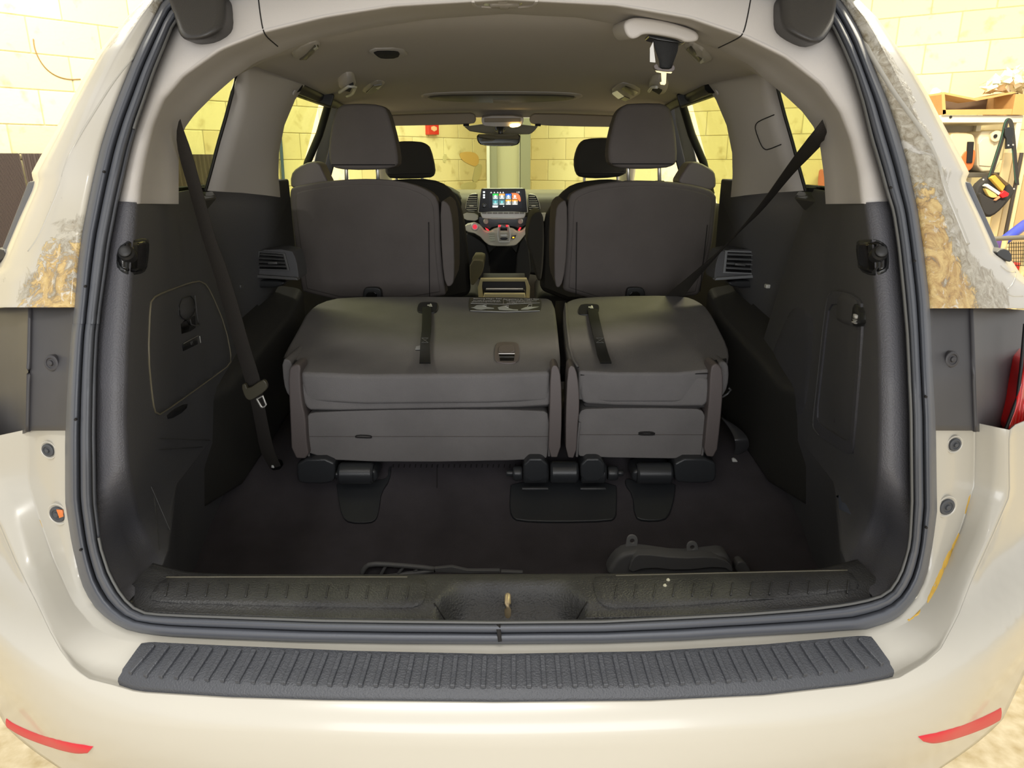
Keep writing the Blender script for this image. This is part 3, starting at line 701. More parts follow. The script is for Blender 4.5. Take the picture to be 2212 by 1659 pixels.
plug(118, 783, spL, .013, False); plug(2050, 775, spR, .013, False)
plug(110, 970, slow, .011, True, PLG); plug(130, 1108, slow, .014, True, PLG, True)
plug(2057, 958, slow, .011, True, PLG); plug(2040, 1092, slow, .014, True, PLG)
# flaked lacquer on the lower flange
FLK = mat('yellow_flake', (214, 172, 72), .6, var=.2, vscale=40)
for poly in ([(2086, 1050), (2099, 1046), (2094, 1080), (2085, 1110), (2080, 1108)], [(2070, 1150), (2073, 1155), (2050, 1210), (2025, 1270), (2004, 1305), (2003, 1290), (2020, 1250), (2045, 1195)], [(1920, 1350), (1945, 1342), (1975, 1328), (1992, 1312), (1985, 1328), (1960, 1346), (1930, 1357)], [(1755, 1367), (1775, 1363), (1795, 1366), (1790, 1371)], [(1845, 1360), (1862, 1357), (1875, 1362), (1872, 1366), (1848, 1366)], [(103, 1136), (112, 1142), (118, 1156), (112, 1158)], [(86, 1122), (92, 1126), (93, 1140)], [(348, 1379), (362, 1378), (372, 1381), (355, 1383)]):
    slab_on('paint_flake', slow, poly, .0008, FLK, low, 0, .002)
# roof skin over the cabin and the raised tailgate hinge covers
rows = []
for Y, w, z in ((1.48, .60, 1.70), (1.9, .66, 1.735), (2.8, .70, 1.75), (3.8, .70, 1.74), (4.3, .68, 1.70)):
    rows.append([Vector((w*k/8, Y, z-.05*(abs(k)/8)**3)) for k in range(-8, 9)])
loft('roof_skin', rows, PAINT, VAN, solid=.01, off=1)
PADM = mat('hinge_cover_black', (52, 50, 49), .45, bump=.15, bscale=500)
for poly in ([(352, -20), (360, 10), (374, 48), (380, 72), (392, 84), (412, 86), (442, 80), (470, 64), (481, 46), (482, 10), (476, -24)], [(1692, -24), (1691, 20), (1694, 48), (1704, 64), (1730, 80), (1762, 93), (1784, 88), (1800, 66), (1812, 40), (1816, -20)]):
    slab('hinge_cover', [on(x, y, off=-.02) for x, y in smooth_poly(poly, 1, True)], (0, .09, 0), PADM, VAN, .014, 4)

# raised tailgate overhead, out of view; added and placed to shade the opening
rows = []
for k, (Y, z, w) in enumerate(((1.44, 1.76, .62), (1.2, 1.90, .66), (.8, 2.04, .68), (.35, 2.13, .66), (-.075, 2.165, .60))):
    rows.append([Vector((w*j/8, Y+.06*(j/8)**2, z-.06*(abs(j)/8)**3)) for j in range(-8, 9)])
tg = loft('tailgate', rows, PAINT, VAN, solid=.05, off=1)
# ------------------------------------------------------------ the van: inside trim
BENDL = [(298, 448), (302, 400), (312, 345), (330, 270), (352, 215), (395, 163), (475, 108), (570, 70), (700, 38), (850, 14), (1092, 0)]
BENDR = [(1330, 12), (1490, 40), (1610, 82), (1700, 126), (1775, 183), (1815, 240), (1838, 300), (1855, 370), (1864, 448)]
INL = [(386, 448), (386, 400), (386, 348), (389, 300), (402, 272), (421, 247), (459, 209), (506, 168), (550, 136), (629, 104), (708, 79), (803, 60), (930, 41), (1092, 30)]
INR = [(1250, 38), (1347, 55), (1460, 76), (1549, 104), (1622, 142), (1651, 171), (1692, 203), (1733, 241), (1758, 275), (1771, 313), (1780, 380), (1784, 448)]
RB, RI = radial(BENDL+BENDR, False), radial(INL+INR, False)
NT = 130
def arcpts(ring, y0=441):
    d = densify(ring, 1500); d = [p for p in d if p[1] <= y0]; return densify(d, NT+1)
NI_ = [p for p in NRING if p[1] < 500]
k0 = NRING.index((1630, -30)); nring = [p for p in NL if p[1] < 530][::-1]+[(700, -60), (1092, -78), (1480, -60)]+[p for p in NR if p[1] < 530][::-1]
AN, AB, AI = arcpts(nring), arcpts(BENDL+BENDR), arcpts(INL+INR)
def mixrow(ra, rb, t, off):
    return [on(*lerp2(p, q, t), off=off) for p, q in zip(ra, rb)]
RN_, RB_, RI_ = AN, AB, AI
arch = loft('pillar_arch_trim', [mixrow(AN, AB, -.06, .05), mixrow(AN, AB, 0, .022), mixrow(AN, AB, .5, .026), mixrow(AN, AB, .93, .036), mixrow(AB, AI, .07, .052), mixrow(AB, AI, .3, .12), mixrow(AB, AI, .7, .19), mixrow(AB, AI, 1.0, .24), mixrow(AB, AI, 1.0, .27)], TRIM, VAN, solid=.004, off=1)
arch['label'] = 'light grey arch trim round the rear of the cabin'
sarch = Surf(arch)
for poly in ([(558, -4), (562, 30), (568, 66), (576, 80), (600, 100)], [(1622, -4), (1614, 40), (1606, 72), (1596, 82), (1552, 103)]):
    tube_on('trim_seam', sarch, smooth_poly(poly, 2), .0012, SEAM, arch)
# cargo lamp at the top of the arch
cl = ring_on('cargo_lamp', sarch, smooth_poly([(1018, -12), (1018, 6), (1026, 13), (1060, 15), (1120, 15), (1154, 12), (1163, 4), (1162, -12)], 1, True), .9, .003, TRIM, VAN)
slab_on('lamp_lens', sarch, [(1044, -10), (1044, 8), (1062, 11), (1118, 11), (1128, 6), (1128, -10)], .004, LENS, cl)
slab_on('lamp_switch', sarch, [(1074, -10), (1076, 6), (1096, 6), (1097, -10)], .007, TRIM, cl)
slab_on('lamp_latch', sarch, [(1058, 8), (1122, 8), (1118, 13), (1100, 14), (1096, 17), (1082, 17), (1078, 14), (1062, 13)], .005, TRIM, cl)
# lower black pillar trim: rear facing strip then side wall
def px_s(s, x): return x if s < 0 else 2*1092-x
BLOW = {-1: [(298, 430), (288, 560), (282, 650), (276, 750), (272, 900), (276, 1000), (300, 1120), (350, 1222), (366, 1250)], 1: [(1866, 430), (1884, 560), (1892, 650), (1898, 750), (1900, 900), (1898, 1000), (1884, 1110), (1836, 1210), (1822, 1240)]}
WALLS = {}
for s in (-1, 1):
    rows = []
    N_ = NL if s < 0 else NR
    ys = [436+i*(1300-436)/48 for i in range(49)]
    for i, y in enumerate(ys):
        t = i/48; xn = xat([p for p in N_ if 300 < p[1] < 1310 and (p[0] < 300 or p[0] > 1880)], y)
        yb = 438+(1222-438)*t; xb = xat(BLOW[s], yb)
        zb = None
        pn0 = on(xn-s*-4 if False else xn+s*4, y, off=.05); pn = on(xn, y, off=.02); pb0 = on(xn+(xb-xn)*.5, y+(yb-y)*.5, off=.024); pb1 = on(xn+(xb-xn)*.88, y+(yb-y)*.88, off=.032); pb = on(xb, yb, off=.05)
        kk = sm(t, .72, 1.0); pb = pb.lerp(atz(xb, yb, .754), kk); pb1 = pb1.lerp(atz(xn+(xb-xn)*.88, y+(yb-y)*.88, .754), kk); pb0 = pb0.lerp(atz(xn+(xb-xn)*.5, y+(yb-y)*.5, .754), kk)
        Zt = pb.z
        tz = max(0, min(1, (1.36-Zt)/.7))
        m1 = Vector((pb.x+s*.012, pb.y+.05, Zt)); m2 = Vector((s*(.655+.085*tz), 1.45, Zt-.02*tz)); m3 = Vector((s*(.705+.065*tz), 1.62+.10*tz, Zt-.03*tz)); m4 = Vector((s*(.735+.02*tz), 1.78+.40*tz, Zt-.05*tz)); m5 = Vector((s*.80, 1.82+.40*tz, Zt-.05*tz))
        rows.append([pn0, pn, pb0, pb1, pb, m1, m2, m3, m4, m5])
    # the well side below the sill is its own panel
    last = rows[-1][4:]; wrows = [last]
    for z, sx in ((.66, .05), (.56, .075), (.43, .10)):
        r = []
        for j, v in enumerate(last):
            q = v.copy(); q.z = min(v.z, z)
            if j in (1, 2, 3): q.x = v.x+s*sx*.35
            r.append(q)
        wrows.append(r)
    loft('well_side', wrows, BLACKW, VAN, solid=.004, off=0)
    w = loft('pillar_trim', rows, BLACKW, VAN, solid=.004, off=0)
    w.data.materials.append(BLACK)
    for p in w.data.polygons:
        if (p.index % 9) < 4: p.material_index = 1
    w['label'] = 'black grained pillar and side trim, %s' % ('left with vacuum door' if s < 0 else 'right with pocket')
    WALLS[s] = w
SWL, SWR = Surf(WALLS[-1]), Surf(WALLS[1])
# forward side walls, armrest ledge, C pillars, windows, doors
SHELF = mat('dark_ledge', (44, 43, 40), .6, bump=.3, bscale=400)
for s in (-1, 1):
    g = lambda x: px_s(s, x)
    rows = []
    for z, x1 in ((.40, .80), (.75, .80), (.93, .805), (.97, .79), (1.12, .80), (1.31, .775), (1.355, .755), (1.36, .73)):
        k_ = sm(z, 1.0, 1.1); rows.append([Vector((s*x1, Y, z)) for Y in (1.55, 1.75, 2.0)]+[Vector((s*(x1-.045*k_), 2.24, z)), Vector((s*(x1-(x1-.69)*k_), 2.37, z)), Vector((s*.86, 2.40, z))])
    fw = loft('side_trim', rows, BLACKW, VAN, solid=.006)
    rows = [[Vector((s*x1, Y, z)) for Y in (2.34, 2.6, 3.2, 4.0, 4.7)] for z, x1 in ((.40, .86), (.8, .86), (.95, .83), (1.05, .82), (1.22, .84), (1.25, .86))]
    loft('door_trim', rows, BLACKW, VAN, solid=.006)
    # sloping ledge beside the third row
    P = [(s*.805, 1.72, .985), (s*.805, 2.45, 1.02), (s*.69, 2.45, 1.005), (s*.67, 2.2, .97), (s*.72, 1.80, .86), (s*.80, 1.66, .84)]
    slab('side_ledge', P, (0, 0, -.30), SHELF, VAN, .025, 3)
    # C pillar
    A = [(512, 136), (514, 160), (505, 200), (492, 250), (476, 305), (460, 365), (447, 412)]; B = [(560, 124), (566, 148), (575, 195), (566, 250), (548, 310), (530, 370), (522, 416)]; Cc = [(664, 166), (660, 178), (636, 215), (613, 270), (601, 330), (600, 380), (604, 426)]
    f = lambda L, Y0, Y1: [at(g(x), y, Y0+(Y1-Y0)*i/6) for i, (x, y) in enumerate(L)]
    a_, b_, c_ = f(A, 1.80, 1.76), f(B, 1.90, 1.95), f(Cc, 2.16, 2.20)
    cp_ = loft('c_pillar_trim', [[v+Vector((s*.035, .08, 0)) for v in a_], a_, [v.lerp(u, .5) for v, u in zip(a_, b_)], b_, [v.lerp(u, .55)+Vector((s*-.006, 0, 0)) for v, u in zip(b_, c_)], c_, [v+Vector((s*.03, .05, 0)) for v in c_]], TRIM, VAN, solid=.004)
    tube('window_gasket', [v+Vector((s*.002, -.004, 0)) for v in a_], .004, RUBBERD, cp_)
    scp = Surf(cp_)
    if s > 0:
        tube_on('trim_cover_seam', scp, smooth_poly([(1675, 247), (1642, 260), (1634, 268), (1634, 280), (1646, 312), (1654, 322), (1662, 322), (1690, 311)], 1), .0012, SEAM, cp_, .0035)
    p, nn = scp.hit(g(636), 200); lathe('trim_plug', p, nn, [(.008, -.002), (.008, .0012), (.006, .0014)], TRIM, cp_, 16)
    # quarter glass with its frame
    q = [at(g(x), y, Y) for x, y, Y in ((380, 440, 1.5), (380, 250, 1.47), (440, 200, 1.52), (540, 140, 1.86), (520, 200, 1.86), (470, 418, 1.86))]
    q = [Vector((v.x+s*.03, v.y, v.z)) for v in q]
    slab('quarter_glass', q, (s*.004, 0, 0), GLS, VAN, 0)
    tube('glass_base_gasket', [at(g(384), 409, 1.70), at(g(450), 409, 1.78)], .006, RUBBERD, VAN)
    slab('window_ledge', [at(g(370), 412, 1.70), at(g(460), 412, 1.80), at(g(470), 428, 1.80), at(g(370), 444, 1.62)], (s*.03, 0, -.03), mat('ledge_grey', (66, 64, 58), .5), VAN, .004)
    # sliding door: window frame, glass, grey B pillar strip
    dfr = [at(g(x), y, Y) for x, y, Y in ((664, 180, 2.3), (712, 204, 2.9), (708, 230, 2.95), (690, 290, 2.98), (664, 352, 3.0), (648, 420, 3.02))]
    door = tube('sliding_door_frame', dfr, .015, RUBBERD, VAN)
    slab('frame_head', [at(g(x), y, 2.62) for x, y in ((648, 174), (724, 204), (716, 232), (640, 206))], (s*.02, .06, 0), RUBBERD, door, .006)
    gl = [at(g(x), y, Y) for x, y, Y in ((596, 470, 2.34), (596, 330, 2.34), (664, 190, 2.34), (706, 212, 2.96), (660, 352, 3.02), (640, 470, 3.04))]
    slab('door_glass', [v+Vector((s*.025, 0, 0)) for v in gl], (s*.004, 0, 0), GLS, door, 0)
    slab('b_pillar_trim', [at(g(x), y, Y) for x, y, Y in ((710, 208, 3.05), (729, 222, 3.1), (723, 270, 3.1), (706, 340, 3.1), (690, 420, 3.1), (664, 420, 3.05), (683, 330, 3.05), (702, 262, 3.05))], (s*.02, .06, 0), mat('b_pillar_grey', (150, 150, 148), .6), VAN, .006)
    slab('front_door_frame', [at(g(x), y, 3.3) for x, y in ((727, 220), (745, 228), (738, 300), (716, 380), (700, 420), (696, 380), (712, 310))], (s*.02, .08, 0), RUBBERD, VAN, .006)
    tube('a_pillar_trim', [Vector((s*.70, 4.15, 1.62)), Vector((s*.74, 4.5, 1.45)), Vector((s*.80, 5.0, 1.15))], .05, TRIM, VAN)
    # bright door switch strips beyond the seat edge
    dm = mat('door_cap', (176, 166, 126), .5)
    for x0, y0, x1, y1 in ((611, 440, 627, 458), (612, 470, 627, 475), (615, 494, 631, 498), (614, 484, 626, 486)):
        slab('door_trim_cap', [at(g(x0), y0, 2.72), at(g(x1), y0-2, 2.72), at(g(x1), y1-1, 2.72), at(g(x0), y1, 2.72)], (s*.02, .05, 0), dm, door, .002)
    # side air vent
    dx = 0 if s < 0 else 4
    g2 = (lambda x: x) if s < 0 else (lambda x: 2*1092-x+dx)
    hous = [(548, 540), (628, 538), (640, 560), (646, 600), (642, 606), (534, 598), (534, 590)]
    VM = mat('vent_frame_grey', (88, 88, 88), .35); VM_LIT = mat('vent_frame_lit', (120, 122, 124), .35)  # paler copy paints in the light caught by the right vent
    vt = slab('side_vent', [at(g2(x), y, 2.22) for x, y in smooth_poly(hous, 1, True)], (0, .1, 0), BLACKW, VAN, .008)
    fr = [(557, 542), (615, 547), (625, 585), (548, 583)] if s < 0 else [(553, 543), (621, 541), (626, 590), (545, 594)]
    n4 = lambda L: [L[0], L[1], L[2], L[3]]
    ringslab('vent_frame', [at(g2(x), y, 2.212) for x, y in fr], [at(g2(x), y, 2.212) for x, y in grow(fr, .86)], (0, .02, 0), VM if s < 0 else VM_LIT, vt)
    slab('vent_duct', [at(g2(x), y, 2.216) for x, y in grow(fr, .86)], (0, .006, 0), GLOSS, vt, 0)
    i4 = grow(fr, .84)
    for k in range(4):
        t = (k+.5)/4.2; a = lerp2(i4[0], i4[3], t); b = lerp2(i4[1], i4[2], t)
        pa, pb = at(g2(a[0]), a[1], 2.206), at(g2(b[0]), b[1], 2.206)
        slab('louver', [pa, pb, pb+Vector((0, .012, .004)), pa+Vector((0, .012, .004))], (0, 0, -.0016), VM if s < 0 else VM_LIT, vt, .0006)
    ca_ = lerp2(lerp2(i4[0], i4[1], .38), lerp2(i4[3], i4[2], .38), .62); cb_ = lerp2(lerp2(i4[0], i4[1], .72), lerp2(i4[3], i4[2], .72), .6)
    tube('louver_slider', [at(g2(ca_[0]), ca_[1], 2.2), at(g2(cb_[0]), cb_[1], 2.2)], .004, VM, vt)
    slab('vent_lip', [at(g2(x), y, 2.205) for x, y in ((534, 592), (640, 600), (644, 606), (534, 599))], (0, .03, 0), VM if s < 0 else VM_LIT, vt, .002)
    # cup holder and small chrome clip on the ledge
    slab('cup_holder', [at(g2(x), y, 2.24) for x, y in smooth_poly([(536, 604), (620, 606), (606, 622), (540, 622)], 1, True)], (0, .05, 0), SATIN, VAN, .006)
    box('ledge_clip', at(g2(516 if s < 0 else 528), 618, 2.1), (.02, .02, .012), SILVER if s > 0 else VM, VAN, .003)
# ---------- details on the left wall
door_poly = smooth_poly([(320, 656), (326, 643), (348, 632), (418, 607), (437, 608), (453, 630), (484, 703), (500, 782), (484, 796), (348, 893), (331, 899), (323, 842), (316, 766)], 1, True)
lw = WALLS[-1]; rw = WALLS[1]
vd = slab_on('vacuum_door', SWL, door_poly, .004, BLACKW, VAN, .002)
tube_on('door_outline', SWL, door_poly, .0018, mat('edge_highlight_plastic', (128, 122, 104), .35), vd, .003, True)
slab_on('latch_plate', SWL, smooth_poly([(379, 647), (411, 635), (416, 682), (382, 694)], 1, True), .007, BLACKW, vd)
tube_on('latch_outline', SWL, smooth_poly([(379, 647), (411, 635), (416, 682), (382, 694)], 1, True), .001, SATIN, vd, .007, True)
slab_on('latch_finger_pull', SWL, [(386, 700), (398, 688), (417, 682), (421, 706), (406, 716), (388, 721)], .006, GLOSS, vd)
tube_on('latch_edge', SWL, [(412, 638), (417, 682), (421, 704), (404, 702), (401, 690)], .0016, VM, vd, .009)
slab_on('badge_plate', SWL, [(388, 743), (421, 725), (426, 741), (391, 758)], .006, SATIN, vd, .0005)
tube_on('badge_edge', SWL, [(389, 742), (421, 725)], .001, CHROME, vd, .007); tube_on('badge_edge', SWL, [(425, 726), (427, 740)], .001, SILVER, vd, .007)
pc, nn = SWL.hit(408, 741); pe, _ = SWL.hit(424, 733); pu, _ = SWL.hit(406, 732)
text('badge_lettering', 'VAC', pc+nn*.0066, pe-pc, pu-pc, .013, VM, vd)
CMO = mat('compartment_edge', (70, 70, 68), .4)
tube_on('compartment_outline', SWL, smooth_poly([(405, 866), (398, 884), (352, 909), (328, 923), (322, 945), (324, 990), (334, 1100), (344, 1190)], 2), .0014, CMO, lw, .001)
slab_on('compartment_handle', SWL, smooth_poly([(356, 894), (403, 868), (399, 886), (360, 908)], 1, True), .005, SATIN, lw)
tube_on('panel_seam', SWL, smooth_poly([(438, 880), (440, 950), (444, 1020), (452, 1100)], 2), .0009, CMO, lw, .0); tube_on('panel_seam', SWL, smooth_poly([(475, 868), (456, 890), (454, 930), (460, 1000)], 2), .0009, CMO, lw, .0)
# ---------- details on the right wall
slab_on('speaker_cover', SWR, smooth_poly([(1720, 660), (1749, 671), (1761, 694), (1752, 814), (1739, 887), (1727, 904), (1708, 893), (1666, 849), (1660, 823), (1666, 770), (1704, 678)], 1, True), .004, mat('speaker_grey', (70, 70, 74), .7, bump=.5, bscale=900), VAN, .002)
pk = smooth_poly([(1793, 630), (1818, 627), (1858, 640), (1870, 660), (1866, 760), (1856, 880), (1850, 960), (1846, 985), (1800, 958), (1768, 938), (1759, 915), (1770, 820), (1784, 690)], 1, True)
pko = ring_on('pocket_rim', SWR, pk, .84, .006, BLACK, VAN)
slab_on('pocket_floor', SWR, grow(pk, .84), .001, mat('pocket_shade', (36, 36, 38), .9, bump=.5, bscale=700), pko, 0)  # dark inset colour stands in for the shade of a deep recess
tube_on('pocket_edge', SWR, smooth_poly([(1803, 632), (1794, 640), (1785, 700), (1772, 820), (1762, 905), (1762, 925), (1775, 940)], 2), .002, VM, pko, .006)
slab_on('outlet_box', SWR, smooth_poly([(1820, 628), (1852, 640), (1862, 656), (1860, 706), (1850, 705), (1818, 694), (1813, 684)], 1, True), .008, BLACKW, pko)
slab_on('switch_cover', SWR, smooth_poly([(1857, 652), (1872, 668), (1874, 706), (1852, 702)], 1, True), .012, SATIN, pko)
for poly in ([(1862, 677), (1868, 680), (1867, 688), (1860, 685)], [(1859, 688), (1867, 691), (1867, 692), (1859, 689)], [(1861, 691), (1865, 693), (1864, 695), (1861, 694)], [(1858, 693), (1867, 697), (1866, 699), (1858, 696)]):
    slab_on('usb_symbol', SWR, poly, .0135, WHITEP, pko, 0)
for poly in ([(1806, 1072), (1812, 1070), (1813, 1100), (1808, 1098)], [(1829, 1130), (1833, 1130), (1834, 1150), (1830, 1150)]): slab_on('scuff_mark', SWR, poly, .0008, mat('scuff', (80, 86, 100), .8), rw, 0)
# bump stop recesses in both pillars
for s, poly, kx in ((-1, [(266, 526), (300, 514), (316, 515), (321, 524), (316, 576), (308, 590), (280, 595), (262, 588), (253, 576), (254, 544)], 278), (1, [(1853, 518), (1880, 516), (1904, 522), (1917, 536), (1919, 578), (1912, 590), (1892, 596), (1872, 592), (1858, 580), (1851, 540)], 1895)):
    sf = SWL if s < 0 else SWR; pp = smooth_poly(poly, 1, True)
    r = conform('stop_recess', sf, pp, .005, SATIN, VAN, .004, 9.0, .003); conform('recess_floor', sf, grow(pp, .84), .0062, GLOSS, r, .002, 9.0, .0008)
    p, nn = sf.hit(kx, 552); lathe('rubber_stop', p+nn*.006, nn, [(.012, -.01), (.012, .006), (.009, .010), (.009, .014), (.004, .017)], RUBBERD, r)
# headliner
i0 = min(range(NT+1), key=lambda i: abs(AI[i][0]-506)+abs(AI[i][1]-168)); i1 = min(range(NT+1), key=lambda i: abs(AI[i][0]-1680)+abs(AI[i][1]-195))
I0 = [on(*q, off=.255) for q in densify(AI[i0:i1+1], 33)]
def section(Y, pl, pr, zc, pw=2.6):
    a = at(pl[0], pl[1], Y); b = at(pr[0], pr[1], Y); r = []
    for i in range(33):
        t = i/32; k = abs(2*t-1)**pw; ze = a.z+(b.z-a.z)*t; r.append(Vector((a.x+(b.x-a.x)*t, Y, zc+(ze-zc)*k)))
    return r
S1 = section(1.72, (542, 140), (1640, 158), 1.685); S2 = section(2.15, (655, 182), (1520, 184), 1.69); S3 = section(3.0, (728, 218), (1452, 218), 1.685); S4 = section(4.05, (785, 250), (1396, 250), 1.668, 4); S5 = [v+Vector((0, .06, -.03)) for v in S4]
hl = loft('headliner', [I0, S1, S2, S3, S4, S5], HEAD, VAN, solid=.012, off=1)
hl['label'] = 'grey cloth headliner'
SH = Surf(hl)
LNS = mat('smoked_lens', (92, 88, 80), .4)
for s in (-1, 1):
    e = 0 if s < 0 else -1
    tube('roof_rail_trim', [r_[e]+Vector((s*.024, 0, .0)) for r_ in (S2, S3, S4)], .022, RUBBERD, VAN, False, 10)
# roof lamps, hooks and the ceiling vent
def roof_lamp(poly, lens, bright=None):
    o = slab_on('roof_lamp', SH, smooth_poly(poly, 1, True), .006, HEAD if False else TRIM, VAN, .002)
    slab_on('lens', SH, lens, .009, LNS, o, .001)
    if bright: slab_on('lens_glint', SH, bright, .0105, SILVER, o, .0005)  # silver patch paints a glint onto the lens
roof_lamp([(627, 116), (640, 104), (676, 88), (692, 88), (686, 102), (664, 124), (648, 128)], [(645, 122), (678, 92), (686, 92), (660, 122)], [(674, 96), (681, 91), (684, 93), (677, 98)])
roof_lamp([(1476, 92), (1494, 90), (1512, 98), (1540, 124), (1534, 130), (1512, 136), (1492, 118)], [(1485, 100), (1494, 94), (1522, 124), (1514, 128)], [(1514, 124), (1520, 118), (1524, 124), (1516, 128)])
roof_lamp([(779, 193), (808, 174), (826, 172), (833, 178), (806, 198), (794, 200)], [(790, 196), (806, 180), (824, 178), (806, 196)], [(810, 184), (822, 180), (816, 187)])
rl = slab_on('climate_panel', SH, smooth_poly([(1316, 196), (1340, 178), (1362, 180), (1390, 196), (1360, 214), (1344, 214)], 1, True), .006, TRIM, VAN, .002)
slab_on('display', SH, [(1323, 198), (1333, 193), (1348, 204), (1336, 209)], .009, mat('lit_lcd', (206, 200, 160), .4, emit=.25), rl, .0005)
slab_on('button_block', SH, [(1341, 210), (1350, 204), (1361, 209), (1352, 214)], .009, SATIN, rl, .0005)
slab_on('lens', SH, [(1343, 188), (1352, 182), (1380, 194), (1370, 203)], .009, LNS, rl, .001)
cv = slab_on('ceiling_vent', SH, smooth_poly([(790, 104), (868, 102), (884, 120), (818, 124)], 1, True), .006, TRIM, VAN, .002)
slab_on('vent_opening', SH, smooth_poly([(804, 106), (846, 105), (864, 108), (858, 120), (824, 121), (814, 116)], 1, True), .008, SEAM, cv, .001)
def hook(poly, slot, foot):
    o = slab_on('coat_hook', SH, smooth_poly(poly, 1, True), .022, TRIM, VAN, .006)
    slab_on('hook_slot', SH, slot, .024, SEAM, o, .001); tube_on('hook_arm', SH, foot, .005, SILVER, o, .026)
hook([(726, 172), (744, 156), (760, 154), (767, 162), (764, 176), (752, 188), (738, 184)], [(737, 178), (750, 166), (760, 164), (752, 182)], [(728, 180), (748, 166), (764, 166), (756, 186), (744, 190)])
hook([(1402, 172), (1412, 162), (1428, 160), (1446, 176), (1440, 190), (1426, 194), (1410, 184)], [(1412, 178), (1420, 170), (1434, 180), (1428, 188)], [(1406, 178), (1412, 168), (1424, 168)])
rs = slab_on('roof_console', SH, smooth_poly([(898, 200), (1090, 196), (1270, 200), (1240, 215), (1090, 221), (930, 216)], 2, True), .010, HEAD, VAN, .004)
slab_on('console_lens', SH, smooth_poly([(912, 201), (1090, 199), (1256, 201), (1226, 212), (1090, 217), (942, 212)], 2, True), .013, mat('console_dark_grey', (92, 88, 80), .6), rs, .001)
slab_on('console_handle', SH, [(1064, 208), (1106, 208), (1104, 215), (1066, 215)], .016, HEAD, rs, .002)
# sun visors, overhead unit
VIS = mat('visor_cloth', (146, 136, 120), .9, bump=.2, bscale=800)
for poly in ([(760, 252), (1012, 244), (1026, 247), (1029, 262), (1022, 268), (980, 270), (760, 274)], [(1143, 262), (1146, 250), (1158, 245), (1420, 254), (1420, 276), (1200, 273), (1150, 269)]):
    slab('sun_visor', [at(x, y, 4.02) for x, y in smooth_poly(poly, 1, True)], (0, .03, .006), VIS, VAN, .012, 3)
for x in (1007, 1162): box('visor_clip', at(x, 270, 4.02), (.03, .02, .012), SEAM, VAN, .002)
oc = slab('overhead_unit', [at(x, y, 4.0) for x, y in smooth_poly([(1040, 250), (1131, 250), (1131, 266), (1122, 274), (1048, 274), (1040, 266)], 1, True)], (0, .12, .02), TRIM, VAN, .006)
slab('unit_door', [at(x, y, 3.99) for x, y in ((1046, 255), (1125, 255), (1124, 264), (1046, 264))], (0, .02, 0), VIS, oc, .003)
slab('lit_map_lamp', [at(x, y, 3.985) for x, y in smooth_poly([(1100, 267), (1125, 266), (1124, 273), (1102, 276)], 1, True)], (0, .02, 0), mat('lit_lamp', (255, 214, 130), .3, emit=5.0), oc, .002)
slab('sensor_cover', [at(x, y, 4.25) for x, y in smooth_poly([(996, 268), (1166, 268), (1152, 286), (1140, 291), (1020, 288)], 1, True)], (0, .04, 0), mat('sensor_grey', (120, 116, 100), .6), oc, .006)
# windscreen
loft('windscreen', [[at(x, 256, 4.2) for x in (740, 900, 1092, 1280, 1440)], [at(x, 430, 5.15) for x in (760, 900, 1092, 1280, 1420)]], WSG, VAN, solid=.005)
# sill trim with latch recess
SB = [(256, 1292), (284, 1307), (320, 1322), (412, 1327), (700, 1337), (1092, 1341), (1480, 1331), (1600, 1324), (1740, 1314), (1829, 1304), (1894, 1290), (1922, 1278)]
SF = [(330, 1216), (352, 1222), (402, 1235), (503, 1240), (700, 1241), (1092, 1240), (1480, 1238), (1600, 1236), (1769, 1229), (1829, 1214), (1852, 1208)]
n = 132; rows = []
ZS = .752
for j in range(26):
    v = j/25; r = []
    for i in range(n+1):
        u = i/n; xb = 256+(1922-256)*u; xf = 330+(1852-330)*u
        x = xb+(xf-xb)*v; y = interp(xb, SB)+(interp(xf, SF)-interp(xb, SB))*v
        p = atz(x, y, ZS+.012*sm(v, 0, .5)-.006*sm(v, .85, 1))
        e = (1-sm(abs(x-1104), 70+ 60*sm(y, 1258, 1300), 140+20*sm(y, 1258, 1320)))*sm(y, 1252, 1272)*(1-.0*v)
        p.z -= .075*e*(.35+.65*sm(y, 1256, 1318)); r.append(p)
    rows.append(r)
rows.append([p+Vector((0, .012, -.02)) for p in rows[-1]]); rows.append([p+Vector((0, .01, -.30)) for p in rows[-2]])
rows.insert(0, [p+Vector((0, -.006, -.04)) for p in rows[0]])
sill = loft('sill_trim', rows, SILL, VAN)
sill['label'] = 'black plastic sill with latch recess'
SS = Surf(sill)
for poly, x0, x1, nr_ in ((smooth_poly([(352, 1250), (400, 1247), (900, 1248), (918, 1253), (922, 1270), (916, 1300), (900, 1312), (860, 1314), (400, 1306), (330, 1300), (322, 1290)], 1, True), 360, 880, 12), (smooth_poly([(1280, 1250), (1300, 1245), (1800, 1233), (1835, 1234), (1856, 1262), (1850, 1276), (1600, 1302), (1330, 1316), (1296, 1306), (1284, 1280)], 1, True), 1330, 1830, 12)):
    sp_ = slab_on('scuff_plate', SS, poly, .0025, SILL, VAN, .001)
    sp_.parent = sill; sp_.matrix_parent_inverse = Matrix.Identity(4)
    for k in range(nr_+1):
        x = x0+(x1-x0)*k/nr_; yo = -((x-1320)*.022 if x > 1100 else -(x-700)*.012)
        tube_on('scuff_rib', SS, [(x+3, 1268+yo), (x-2, 1294+yo)], .0016, SILL, sill, .0028, sec=5)
    tube_on('plate_edge', SS, [(x0+i*(x1-x0)/20, (1249 if x0 < 1000 else 1246-(i/20)*12)) for i in range(21)], .0014, mat('worn_edge', (96, 92, 78), .4), sill, .002)
for poly in ([(938, 1303), (962, 1340)], [(1268, 1300), (1246, 1336)]): tube_on('sill_seam', SS, poly, .0012, SEAM, sill, .0)
sk = [SS.hit(1092, 1334)[0], SS.hit(1092, 1318)[0]]
